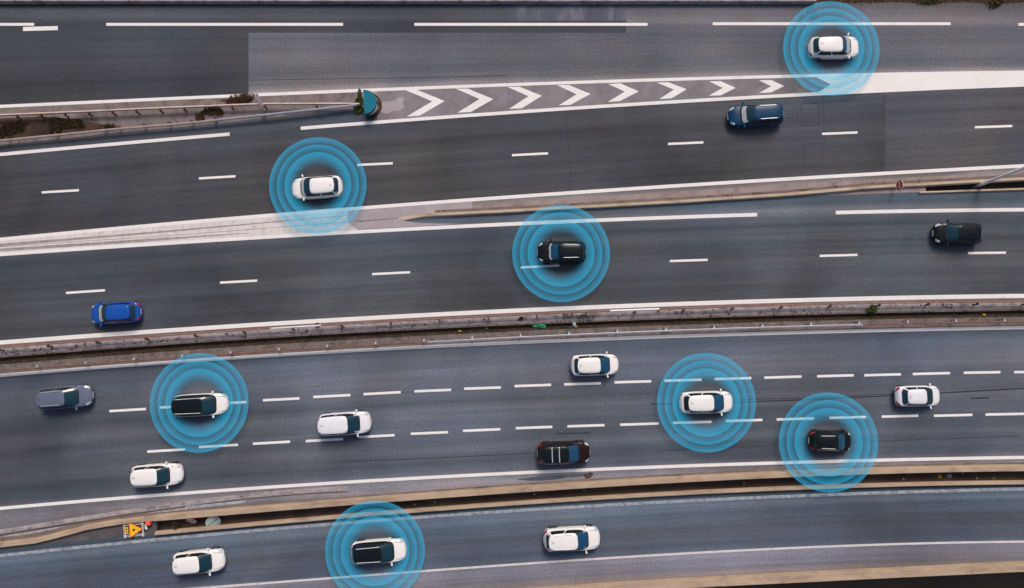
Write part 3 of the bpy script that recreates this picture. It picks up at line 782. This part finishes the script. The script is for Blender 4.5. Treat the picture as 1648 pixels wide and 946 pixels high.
    def panel(nm, mat, fn, t0, t1, a0, a1, off=.008, n=10):
        bm = bmesh.new(); gr = []
        for i in range(n+1):
            row = []
            for j in range(n+1):
                t = t0+(t1-t0)*i/n; a = a0+(a1-a0)*j/n
                xn, yn = fn(a); p = cab(xn, yn, t); e = .01
                xa, ya = fn(a+e); xb, yb = fn(a-e)
                nn = (cab(xa, ya, t)-cab(xb, yb, t)).cross(cab(xn, yn, t+e)-cab(xn, yn, t-e)).normalized()
                if nn.dot(Vector((xn*.6, yn, .4))) < 0: nn = -nn
                row.append(bm.verts.new(p+nn*off))
            gr.append(row)
        for i in range(n):
            for j in range(n): bm.faces.new([gr[i][j], gr[i+1][j], gr[i+1][j+1], gr[i][j+1]])
        return obj(nm, bm, mat, root, True)
    front = lambda y: (se(y), y); rear = lambda y: (-se(y), y)
    panel('cowl', m_trim, front, .03, .12, -.87, .87, .007)
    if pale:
        panel('windscreen_painted_shine', m_glass_sheen, front, .125, .125+pale, -.84, .84)  # pale strip paints reflected light onto the lower windscreen
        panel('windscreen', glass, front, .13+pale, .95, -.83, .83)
    else:
        panel('windscreen', glass, front, .125, .95, -.86, .86)
    rg = rearglass or (m_glass if roof is not PB_ else m_glass_dark)
    panel('rear_window', rg, rear, .22, .93, -.84, .84)
    for sg in (1, -1):
        fn = lambda x, sg=sg: (x, sg*se(x))
        panel('side_window', m_glass_dark, fn, .24, .90, .04, .90, n=8); panel('side_window', m_glass_dark, fn, .24, .90, -.80 if kind != 'sedan' else -.78, -.02, n=8)
    # inner mirror/stickers are too small; wipers
    for yn, dy in ((.35,-.55), (-.45,-.5)):
        bm = bmesh.new(); ye = max(-.8, yn+dy*.9)
        p0 = cab(se(yn), yn, .14); p1 = cab(se(ye), ye, .18)
        up = Vector((.02,0,.022)); tube(bm, [p0+up, p1+up], .009, 5)
        obj('wiper', bm, m_trim, root)
    # mirrors
    for sg in (1, -1):
        bm = bmesh.new(); cx, cy, cz = xwb-.26, sg*(W/2+.09), belt+.02
        box(bm, (cx, cy, cz), (.13,.21,.14), sg*-.22, .035); tube(bm, [(cx+.02, sg*(W/2*.93), cz-.06), (cx, cy-sg*.06, cz-.02)], .03, 6)
        obj('side_mirror', bm, col, root)
    # wheels
    for w_ in wx:
        for sg in (1, -1):
            bm = bmesh.new(); yo, yi = sg*(W/2-.005), sg*(W/2-.22)
            pr = [(rw*.62, yo), (rw*.9, yo), (rw, yo-sg*.03), (rw, yi+sg*.03), (rw*.9, yi), (rw*.62, yi)]
            rg_ = [[bm.verts.new((w_+r*math.cos(2*math.pi*k/24), y, rw+r*math.sin(2*math.pi*k/24))) for k in range(24)] for r, y in pr]
            for a, b in zip(rg_, rg_[1:]):
                for k in range(24): bm.faces.new([a[k], a[(k+1)%24], b[(k+1)%24], b[k]])
            bm.faces.new(rg_[-1])
            wo = obj('wheel', bm, m_tyre, root)
            bm = bmesh.new(); hub = bm.verts.new((w_, yo-sg*.02, rw)); n = 20
            vs = [bm.verts.new((w_+rw*(.63 if k % 4 < 2 else .6)*math.cos(2*math.pi*k/n), yo-sg*(.03 if k % 4 < 2 else .07), rw+rw*.63*math.sin(2*math.pi*k/n))) for k in range(n)]
            for k in range(n): bm.faces.new([hub, vs[k], vs[(k+1)%n]])
            obj('rim', bm, m_rim, wo)
    # roof furniture
    def rp(xn, yn, up):
        p = cab(xn, yn, 1.0); p.z += up; return p
    if rails:
        for sg in (1, -1):
            bm = bmesh.new(); xs_ = [.66,.56,.2,-.2,-.6,-.74] if side is None else [.93,.7,.2,-.2,-.66,-.84]
            tube(bm, [rp(x, sg*.87, .02 if i in (0,5) else .075) for i, x in enumerate(xs_)], .024, 7); obj('roof_rail', bm, rails, root)
    if crossbars:
        for xn in (.28, -.28):
            bm = bmesh.new(); a, b = rp(xn, .9, .09), rp(xn, -.9, .09); mid = (a+b)/2; mid.z += .03
            box(bm, mid, (.075, (a-b).length, .03), 0, .008)
            box(bm, a-Vector((0,0,.03)), (.08,.05,.09), 0, .008); box(bm, b-Vector((0,0,.03)), (.08,.05,.09), 0, .008)
            obj('roof_bar', bm, m_chrome, root)
    bm = bmesh.new(); p = rp(-.72, .06, .05); tube(bm, [p, p+Vector((-.05,0,.06)), p+Vector((-.16,0,.14))], [.03,.015,.006], 6); obj('antenna', bm, m_trim, root)
    if kind in ('hatch', 'suv', 'mpv', 'estate') and spoiler:
        bm = bmesh.new(); pa = cab(-se(.7), .7, .97); pb = cab(-se(.7), -.7, .97); pm = cab(-1, 0, .97)
        tube(bm, [pa+Vector((-.02,0,.0)), pm+Vector((-.05,0,.01)), pb+Vector((-.02,0,.0))], .035, 6); obj('spoiler', bm, roof if roof is not col else col, root)
    return root

a = lambda d: R(d)
PI = math.pi
make_car(1341, 77, a(0.5), 4.25, 1.80, 1.46, PW_, 'white car with violet-lit windscreen on the slip road inside blue rings near the top', glass=m_glass_blue, pale=.45)
make_car(1216, 186, PI+a(3), 4.62, 1.82, 1.50, PNAVY, 'dark navy estate with pale windscreen and bright side strips driving left', 'estate_car', kind='estate', rails=m_chrome, pale=.35, rearglass=m_glass)
make_car(511, 302, PI+a(4), 4.20, 1.80, 1.46, PW_, 'white hatchback heading left on the two-lane road inside blue rings beside the worn white gore', pale=.3)
make_car(904, 406, PI+a(.5), 3.98, 1.78, 1.60, PB_, 'black SUV with two silver roof rails heading left inside blue rings', 'suv_car', kind='suv', rails=m_chrome, glass=m_glass_blue, pale=.2)
make_car(1540, 376, PI-a(1), 3.95, 1.78, 1.46, PB_, 'plain black car with teal windscreen heading left at the right, no rings', glass=m_glass, rearglass=m_glass_dark)
make_car(187.5, 503.5, PI+a(3.5), 4.12, 1.76, 1.48, PBLUE, 'bright blue hatchback with pale windscreen heading left below the lane dashes', pale=.4, tailbig=True, rearglass=m_glass)
make_car(957, 587, a(2), 3.88, 1.74, 1.46, PW_, 'white hatchback without rings on the upper lane, just right of the picture middle', glass=m_glass_blue, rearglass=m_glass)
make_car(106, 639, a(5), 4.42, 1.82, 1.52, PSLATE, 'slate grey estate with silver roof rails at the left edge of the three-lane road', 'estate_car', kind='estate', rails=m_chrome, tailbig=True)
make_car(324, 651, a(3), 4.45, 1.82, 1.58, PW_, 'white car with black glass roof inside blue rings over the upper lane dashes', 'suv_car', kind='mpv', roof=PB_, side=PB_, glass=m_glass, rearglass=m_glass_dark, rails=m_white_trim)
make_car(555, 681, a(4), 4.30, 1.82, 1.66, PW2, 'white people carrier with long roof and red rear lights in the middle lane', 'people_carrier', kind='mpv', tailbig=True)
make_car(1136, 647, a(1.5), 4.35, 1.80, 1.50, PW_, 'white hatchback in the middle lane inside blue rings, on the dark skid line', glass=m_glass_blue, rearglass=m_glass_dark)
make_car(1476, 637, a(1), 3.62, 1.68, 1.42, PW2, 'small white saloon with wide dark rear window at the right end of the skid line', 'sedan_car', kind='sedan', tailbig=True, pale=None)
make_car(1335, 709, a(-1), 3.45, 1.68, 1.55, PB_, 'small black car with two white roof rails inside blue rings at lower right', 'hatchback_car', rails=m_white_trim, tailbig=True, glass=m_glass_blue, rearglass=m_glass_dark)
make_car(907, 728, a(2), 4.30, 1.84, 1.66, PBRN, 'dark brown SUV with two silver crossbars on its black roof', 'suv_car', kind='suv', crossbars=True, roof=PB_, glass=m_glass_blue, tailbig=True, rearglass=m_glass_dark)
make_car(254, 764, a(4), 4.15, 1.80, 1.54, PW_, 'white car alone in the lowest lane at left, above the warning sign frame', 'suv_car', kind='suv', rearglass=m_glass_dark)
make_car(610, 886, a(4.5), 4.45, 1.86, 1.64, PW_, 'white SUV with black roof and white rails inside blue rings on the bottom ramp', 'suv_car', kind='suv', roof=PB_, side=PB_, rearglass=m_glass_dark, rails=m_white_trim, glass=m_glass)
make_car(920, 866, a(3), 4.55, 1.86, 1.66, PW_, 'large white SUV on the bottom ramp below the brown one', 'suv_car', kind='suv', glass=m_glass_blue, tailbig=True, rails=m_white_trim, rearglass=m_glass)
make_car(321, 903, a(6), 4.15, 1.82, 1.56, PW_, 'white SUV lowest in the picture on the ramp at left', 'suv_car', kind='suv', rearglass=m_glass_dark)

# ------------------------------------------------------------------ blue rings around seven cars
def ring_mat(name, lo, hi, r0, r1):
    m = bpy.data.materials.new(name); m.use_nodes = True; t = m.node_tree; t.nodes.clear()
    pos = N(t, 'ShaderNodeTexCoord').outputs['Object']
    ln = N(t, 'ShaderNodeVectorMath', operation='LENGTH'); t.links.new(pos, ln.inputs[0])
    n = N(t, 'ShaderNodeMapRange', interpolation_type='SMOOTHSTEP'); t.links.new(ln.outputs['Value'], n.inputs[0])
    for i, v in enumerate((r0, r1, lo, hi)): n.inputs[i+1].default_value = v
    d = N(t, 'ShaderNodeBsdfDiffuse'); d.inputs[0].default_value = (.04, .60, 1.0, 1)
    tr = N(t, 'ShaderNodeBsdfTransparent'); tr.inputs[0].default_value = (.86, 1, 1, 1)
    tint = mixc(t, n.outputs[0], (1, 1, 1), (.62, 1.0, 1.0)); t.links.new(tint, tr.inputs[0])
    mx = N(t, 'ShaderNodeMixShader'); t.links.new(n.outputs[0], mx.inputs[0]); t.links.new(tr.outputs[0], mx.inputs[1]); t.links.new(d.outputs[0], mx.inputs[2])
    out = N(t, 'ShaderNodeOutputMaterial'); t.links.new(mx.outputs[0], out.inputs[0])
    return m
RZ = .82; PXM = .0515*(CAM_H-RZ)/CAM_H
rr = [27*PXM, 54.3*PXM, 66.8*PXM, 79*PXM]
mr = [ring_mat('blue_ring_inner', .0, .46, 29*PXM, 55*PXM), ring_mat('blue_ring_middle', .15, .43, 54*PXM, 67.5*PXM), ring_mat('blue_ring_outer', .11, .39, 66*PXM, 79*PXM)]
def rings(px, py, hx, hy, cxo, cyo, rot, label):
    root = thing('sensing_rings', label, 'rings', P(px, py, RZ), 0, 'blue rings around cars')
    n = 128
    def circ(r): return [Vector((r*math.cos(2*math.pi*k/n), r*math.sin(2*math.pi*k/n), 0)) for k in range(n)]
    def hole():
        out = []
        for k in range(n):
            an = 2*math.pi*k/n; ca, sa = math.cos(an-rot), math.sin(an-rot)
            lo_, hi_ = 0.0, 2.74
            for _ in range(30):
                r = (lo_+hi_)/2; qx, qy = r*math.cos(an)-cxo, r*math.sin(an)-cyo
                u = (qx*math.cos(rot)+qy*math.sin(rot))/hx; v = (-qx*math.sin(rot)+qy*math.cos(rot))/hy
                if abs(u)**4+abs(v)**4 < 1: lo_ = r
                else: hi_ = r
            out.append(Vector((r*math.cos(an), r*math.sin(an), 0)))
        return out
    loops = [hole(), circ(rr[1]), circ(rr[2]), circ(rr[3])]
    for i, nm in enumerate(('inner_ring', 'middle_ring', 'outer_ring')):
        bm = bmesh.new(); dz = Vector((0, 0, -.004*i)); L0 = [bm.verts.new(v*(1 if i == 0 else .997)+dz) for v in loops[i]]; L1 = [bm.verts.new(v+dz) for v in loops[i+1]]
        for k in range(n): bm.faces.new([L0[k], L1[k], L1[(k+1)%n], L0[(k+1)%n]])
        obj(nm, bm, mr[i], root)
for args in ((1338, 77.5, 2.12, .93, .16, .03, 0, 'blue rings around the white car at the top right, crossing the white nose'),
             (511.5, 298, 2.10, .93, -.03, -.2, R(4), 'blue rings around the white hatchback heading left over the worn gore'),
             (903, 407.5, 2.0, .93, .05, .08, 0, 'blue rings around the black SUV in the middle of the picture'),
             (320.5, 648, 2.22, .94, .18, -.15, R(3), 'blue rings around the white car with the black roof on the three-lane road'),
             (1137, 647.5, 2.17, .93, -.05, .03, R(1.5), 'blue rings around the white hatchback on the skid line'),
             (1333.5, 711.5, 1.73, .88, .08, .12, 0, 'blue rings around the small black car, overlapping the gap between roads'),
             (603.5, 887, 2.22, .96, .33, .05, R(4), 'blue rings around the white SUV with black roof on the bottom ramp')):
    rings(*args)

# ------------------------------------------------------------------ street furniture
# divergence beacon: half-round green drum with white arrows
m_teal = plain('teal_plastic', (4,112,134), .6, 0, 0, .2, .06); m_dgreen = plain('dark_green_plastic', (8,74,70), .45)
m_signwhite = plain('sign_white', (232,230,226), .4); m_signred = plain('sign_red', (186,32,40), .4); m_yellow = plain('sign_yellow', (244,190,40), .4)
m_orange = plain('lamp_orange_red', (228,76,50), .3); m_black = plain('sign_black', (24,22,22), .5); m_greyback = plain('sign_back_grey', (176,182,184), .45, .3)
bc = P(590, 170.5, 0); beacon = thing('divergence_beacon', 'teal half-round beacon with white arrows at the end of the gore guardrails', 'beacon', bc, R(4))
def half(r, z0, z1, seg=28, depth=1.0):
    bm = bmesh.new(); pts = [(depth*r*math.cos(t), r*math.sin(t)) for t in [(-math.pi/2)+math.pi*i/seg for i in range(seg+1)]]
    lo = [bm.verts.new((x, y, z0)) for x, y in pts]; hi = [bm.verts.new((x, y, z1)) for x, y in pts]
    for i in range(seg): bm.faces.new([lo[i], lo[i+1], hi[i+1], hi[i]])
    bm.faces.new([lo[0], hi[0], hi[-1], lo[-1]]); bm.faces.new(hi); bm.faces.new(lo[::-1])
    return bm
obj('drum', half(.98, 0, 1.12, depth=1.05), m_dgreen, beacon)
obj('cap', half(1.0, 1.122, 1.18, depth=1.05), m_teal, beacon)
for sg in (1, -1):
    bm = bmesh.new(); n = 10; rr_ = 1.0
    gr = []
    for i in range(n+1):
        t = sg*R(12 + 60*i/n); c_, s_ = math.cos(t)*1.05*rr_, math.sin(t)*rr_
        zc, hh = .60, .42*(1 - i/n) + .03
        gr.append([bm.verts.new((c_, s_, zc-hh)), bm.verts.new((c_, s_, zc+hh))])
    for i in range(n): bm.faces.new([gr[i][0], gr[i+1][0], gr[i+1][1], gr[i][1]])
    obj('arrow', bm, m_signwhite, beacon)
bm = half(1.18, .012, .06, depth=1.1); obj('base', bm, m_soil, beacon)

# disc helper for round signs
def disc(bm, r, z0, z1, seg=36, r_in=None):
    lo = [bm.verts.new((r*math.cos(2*math.pi*k/seg), r*math.sin(2*math.pi*k/seg), z0)) for k in range(seg)]
    hi = [bm.verts.new((v.co.x, v.co.y, z1)) for v in lo]
    for k in range(seg): bm.faces.new([lo[k], lo[(k+1)%seg], hi[(k+1)%seg], hi[k]])
    if r_in is None: bm.faces.new(hi); bm.faces.new(lo[::-1]); return
    a = [bm.verts.new((v.co.x*r_in/r, v.co.y*r_in/r, z1)) for v in hi]; b = [bm.verts.new((v.co.x*r_in/r, v.co.y*r_in/r, z0)) for v in lo]
    for k in range(seg):
        q = (k+1)%seg
        bm.faces.new([hi[k], hi[q], a[q], a[k]]); bm.faces.new([b[k], b[q], lo[q], lo[k]]); bm.faces.new([a[k], a[q], b[q], b[k]])
# no entry sign: faces left, on a short post
nb = P(1436.5, 302.5, 0); ne = thing('no_entry_sign', 'red round no entry sign with white bar on a short post beside the beige kerb', 'sign', nb, 0)
bm = bmesh.new(); tube(bm, [(.06,0,0), (.06,0,1.45)], .04, 10); obj('post', bm, m_greyback, ne)
def tilt_disc(nm, mat, parent, r, z0, z1, loc, rot, r_in=None, label=None):
    bm = bmesh.new(); disc(bm, r, z0, z1, r_in=r_in); o = obj(nm, bm, mat, parent); o.location = loc; o.rotation_euler = rot; return o
rot = (0, R(-82), 0)
tilt_disc('sign_face', m_signred, ne, .40, -.01, .012, (0,0,1.12), rot)
tilt_disc('border', m_signwhite, ne, .45, -.012, .010, (0,0,1.12), rot, .40)
bm = bmesh.new(); box(bm, (0,0,.016), (.12,.58,.006), 0); o = obj('white_bar', bm, m_signwhite, ne); o.location = (0,0,1.12); o.rotation_euler = rot
tilt_disc('sign_back', m_black, ne, .44, -.022, -.013, (0,0,1.12), rot)
# two round signs leaning in the dark gap
sg1 = thing('round_sign', 'round white sign with red border and car symbols leaning in the dark gap', 'sign', P(307, 838.5, -.1), 0)
rot = (R(48), R(-8), 0)
tilt_disc('sign_face', m_signwhite, sg1, .40, -.01, .010, (0,0,-.1), rot)
tilt_disc('border', m_signred, sg1, .52, -.012, .012, (0,0,-.1), rot, .40)
bm = bmesh.new(); box(bm, (-.13,0,.013), (.16,.12,.005), 0, 0); box(bm, (.14,0,.013), (.16,.12,.005), 0, 0); box(bm, (.14,.07,.013), (.10,.06,.004), 0, 0); box(bm, (-.13,.07,.013), (.10,.06,.004), 0, 0)
o = obj('car_symbol', bm, m_black, sg1); o.location = (0,0,-.1); o.rotation_euler = rot
bm = bmesh.new(); tube(bm, [(.1,.1,-.3), (.0,.25,-2.2)], .035, 8); obj('post', bm, m_greyback, sg1)
sg2 = thing('round_sign', 'round pale sign with a dark diagonal line, right of the red-bordered sign', 'sign', P(343, 840, -.1), 0)
rot = (R(30), R(14), R(25))
m_palesign = mottled('pale_dirty_sign', (206,208,204), (150,180,180), 1.2, (90,140,140), .5)
tilt_disc('sign_face', m_palesign, sg2, .58, -.012, .012, (0,0,0), rot)
bm = bmesh.new(); box(bm, (0,0,.014), (.9,.05,.004), R(12)); o = obj('diagonal_line', bm, m_black, sg2); o.rotation_euler = rot
bm = bmesh.new(); tube(bm, [(0,.05,-.05), (-.1,.2,-2.2)], .035, 8); obj('post', bm, m_greyback, sg2)
# roadworks trestle with yellow triangle
tc = P(215.5, 852, .12); ta = R(6)
tr = thing('sign_trestle', 'white tubular trestle lying down with a yellow red-edged triangle sign', 'sign', (tc.x, tc.y, 0), ta)
bm = bmesh.new(); hx, hy = .82, .52; z = .10
for y in (-hy, -hy+.12, hy-.12, hy): tube(bm, [(-hx-.05, y, z), (hx+.05, y, z+.12)], .022, 7)
for x in (-hx, -hx+.10, hx-.10, hx): tube(bm, [(x, -hy-.12, z+.06+x*.07), (x, hy+.12, z+.06+x*.07)], .022, 7)
for x, y in ((-hx,-hy),(hx,-hy),(hx,hy),(-hx,hy)): tube(bm, [(x, y, .0), (x, y, .22)], .022, 7)
obj('frame', bm, m_signwhite, tr)
def prism(pts, z0, z1):
    bm = bmesh.new(); lo = [bm.verts.new((x, y, z0)) for x, y in pts]; hi = [bm.verts.new((x, y, z1)) for x, y in pts]; n = len(pts)
    for k in range(n): bm.faces.new([lo[k], lo[(k+1)%n], hi[(k+1)%n], hi[k]])
    bm.faces.new(hi); bm.faces.new(lo[::-1]); return bm
T = [(-.24,.62),(-.30,.58),(-.30,-.58),(-.24,-.62),(.74,-.04),(.74,.04)]
tri = obj('warning_triangle', prism(T, .24, .26), m_orange, tr)
obj('yellow_face', prism([(.05+(x-.05)*.88, y*.87) for x, y in T], .262, .268), m_yellow, tri)
obj('black_symbol', prism([(-.02,.06),(.10,.10),(.16,.02),(.30,.03),(.12,-.05),(.06,-.14),(.0,-.05),(-.06,-.08)], .27, .273), m_black, tri)
obj('small_plate', prism([(-.66,-.26),(-.42,-.26),(-.42,.26),(-.66,.26)], .20, .22), m_yellow, tr)
bm = bmesh.new(); box(bm, (-.54,.1,.223), (.12,.12,.004)); box(bm, (-.54,-.1,.223), (.12,.08,.004)); obj('black_marks', bm, m_black, tr)
lp = P(239.5, 842, .2); lamp = thing('warning_lamp', 'orange-red roadworks lamp box beside the yellow triangle', 'lamp', (lp.x, lp.y, 0), R(10))
bm = bmesh.new(); box(bm, (0,.02,.22), (.42,.40,.36), 0, .07); obj('lamp_body', bm, m_orange, lamp)
bm = bmesh.new(); tube(bm, [(0,.02,.40),(0,.02,.45)], .12, 14); obj('lens', bm, plain('lamp_lens', (240,120,90), .2), lamp)
bm = bmesh.new(); tube(bm, [(-.1,-.2,.1),(-.25,-.42,.08),(-.62,-.6,.06)], .035, 7); obj('cable', bm, m_black, lamp)
bm = bmesh.new(); box(bm, (-.28,-.25,.12), (.18,.42,.18), 0, .03); obj('battery_box', bm, m_signwhite, lamp)
# lamp post rising out of the gap at right
lb = P(1575, 298.2, 0); lpost = thing('lamp_post', 'tall slim white lamp post rising from the dark gap at the right edge', 'lamp post', (lb.x, lb.y, 0), 0)
m_pole = plain('white_pole', (244,242,242), .4, .1)
bm = bmesh.new(); tube(bm, [(0,0,-1.2),(0.02,.03,.6),(.3,.6,10.5)], [.145,.135,.10], 14); obj('pole', bm, m_pole, lpost, True)
bm = bmesh.new(); box(bm, (0,0,-1.2), (.45,.45,.1), 0, .02); obj('base_plate', bm, m_greyback, lpost)
bm = bmesh.new(); tube(bm, [(.3,.6,10.4),(.3,1.0,10.75),(.3,2.2,10.9)], .05, 10); obj('arm', bm, m_pole, lpost)
bm = bmesh.new(); box(bm, (.3,2.6,10.9), (.32,.85,.12), 0, .04); obj('lantern', bm, m_greyback, lpost)
bm = bmesh.new(); box(bm, (lb.x-.3, lb.y, -1.4), (1.2,.9,.3), 0, .03); structure('pavement', bm, m_soil)
# tilted plate on the gore rail
tp = P(424, 168, .0); plate = thing('tilted_plate', 'small pale bent sign plate leaning against the gore guardrail', 'sign', (tp.x, tp.y, 0), R(-68))
bm = bmesh.new(); box(bm, (-.1,0,.95), (1.05,.26,.02), 0, .006, R(28)); obj('panel', bm, m_sand, plate)
bm = bmesh.new(); tube(bm, [(.1,0,0),(.05,0,.9)], .03, 7); obj('post', bm, m_post, plate)

# ------------------------------------------------------------------ litter and rubble
m_green_pl = plain('green_plastic', (22,150,112), .45, vary=.2); m_tealpl = plain('teal_plastic_sheet', (20,110,108), .5, vary=.2)
m_rub = mottled('rubble', (150,138,132), (84,72,66), 4, gscale=20); m_ylw = plain('yellow_plastic', (224,190,40), .5); m_lblue = plain('pale_blue_plastic', (176,200,216), .5); m_wht = plain('white_litter', (220,220,218), .6)
def crumple(name, px, py, rx, ry, h, mat, label, seed, cat='litter', z=0.0, group=None):
    rnd = random.Random(seed); bm = bmesh.new(); n, m_ = 14, 5; p = P(px, py, z); rings_ = []
    for j in range(m_):
        f = 1 - j/(m_-1)*.92
        rings_.append([bm.verts.new((rx*f*math.cos(2*math.pi*k/n)*rnd.uniform(.75,1.2), ry*f*math.sin(2*math.pi*k/n)*rnd.uniform(.75,1.2), .01 + h*(1-f*f)*rnd.uniform(.5,1.2))) for k in range(n)])
    for q, s_ in zip(rings_, rings_[1:]):
        for k in range(n): bm.faces.new([q[k], q[(k+1)%n], s_[(k+1)%n], s_[k]])
    bm.faces.new(rings_[-1]); bm.faces.new(rings_[0][::-1])
    o = obj(name, bm, mat); o.location = p; return tag(o, label, cat, group)
crumple('plastic_sheet', 869, 525, .62, .17, .22, m_green_pl, 'crumpled bright green plastic lying over the median gap', 1)
crumple('plastic_sheet', 1552, 299, .24, .2, .2, m_tealpl, 'small dark teal plastic heap in the gap left of the lamp post', 2, z=-.74)
crumple('plastic_sheet', 783, 529, .10, .10, .1, m_tealpl, 'small teal scrap at the median gap left of the green plastic', 3)
bm = bmesh.new(); rnd = random.Random(5)
for k in range(70):
    u = rnd.random(); px, py = 905+u*52 + rnd.gauss(0,1.5), 506 + rnd.gauss(2, 2.8) + (3 if u > .4 else 0)
    s_ = rnd.uniform(.05,.17); box(bm, P(px, py, s_*.4), (s_, s_*rnd.uniform(.6,1), s_*.8), rnd.uniform(0,3), .01, rnd.uniform(-.4,.4))
tag(obj('rubble_pile', bm, m_rub), 'scattered grey rubble on the median concrete below the ringed black SUV', 'rubble', kind='stuff')
bm = bmesh.new(); rnd = random.Random(15)
for k in range(420):
    px = rnd.uniform(-60, 1710); d = rnd.random()**2
    c_ = rnd.choice((M1, M1, RAIL1)); py = c_(px) + (-d*9 if c_ is M1 else 4+d*6)
    if math.sin(px*.03)+math.sin(px*.0107+.6) < -.1 and rnd.random() < .8: continue
    s_ = rnd.uniform(.04,.13); box(bm, P(px, py, s_*.3), (s_*1.3, s_*rnd.uniform(.6,1), s_*.6), rnd.uniform(0,3), .008, rnd.uniform(-.4,.4))
tag(obj('gravel', bm, mottled('dark_gravel', (96,82,72), (58,48,42), 5)), 'dark stones and clods strewn over the median concrete', 'gravel', kind='stuff')
bm = bmesh.new()
for k in range(500):
    px = rnd.uniform(-60, 1710); c_ = rnd.choice((Off(N1, -9.5), Off(PB, -2), Off(K1, -2.5), Off(LK0, -5)))
    if c_.c is LK0 and px > 250: continue
    if c_.c is N1 and px < 250: continue
    if c_.c is K1 and px < 700: continue
    if math.sin(px*.023)+math.sin(px*.0087+2) < .2: continue
    leaves(bm, 1, .1, .03, .06, .16, rnd, P(px, c_(px)+rnd.gauss(0,.8), .01))
tag(obj('leaf_litter', bm, m_dry), 'dry leaf litter gathered along the feet of the parapets', 'leaf litter', kind='stuff')
crumple('litter', 924, 522, .16, .2, .15, m_lblue, 'pale blue rag hanging at the median gap right of the green plastic', 8)
crumple('litter', 927, 525.5, .14, .12, .16, m_ylw, 'yellow wrapper next to the pale blue rag in the median', 9)
crumple('litter', 740, 533, .13, .10, .12, m_ylw, 'yellow wrapper in the median weeds left of the green plastic', 10)
crumple('litter', 1584, 506.8, .13, .10, .14, m_ylw, 'yellow wrapper in the median weeds at the right edge', 11)
crumple('litter', 1512, 767, .22, .18, .15, m_ylw, 'yellow rag in the dark gap at lower right', 12, z=-.68)
crumple('litter', 1528, 765.5, .20, .18, .15, m_lblue, 'pale blue rag beside the yellow one in the dark gap', 13, z=-.68)
for i, (x, y) in enumerate(((1454,771),(1572,769.5),(1599,770),(1549,761.5),(1197,777),(940,789),(860,795),(700,808),(667,812))):
    crumple('litter', x, y, .08, .07, .08, m_wht, 'tiny pale scrap of litter on the floor of the long dark gap', 30+i, z=-.68, group='pale scraps in the dark gap')
# floor of the gap between three-lane road and ramp (a ledge two metres down)
structure('gap_floor', sheet(Off(K1, -4), Off(K2, 4), 1491, X1, -.75, 1, None, 40, .4), m_gap)
structure('gap_floor', sheet(Off(N1, -6), Off(N2, 6), 252, X1, -.7, 1, None, 40, .4), m_gap)
structure('gap_floor', sheet(Off(M1, -6), Off(M2, 6), X0, X1, -.45, 1, None, 40, .4), m_gap)
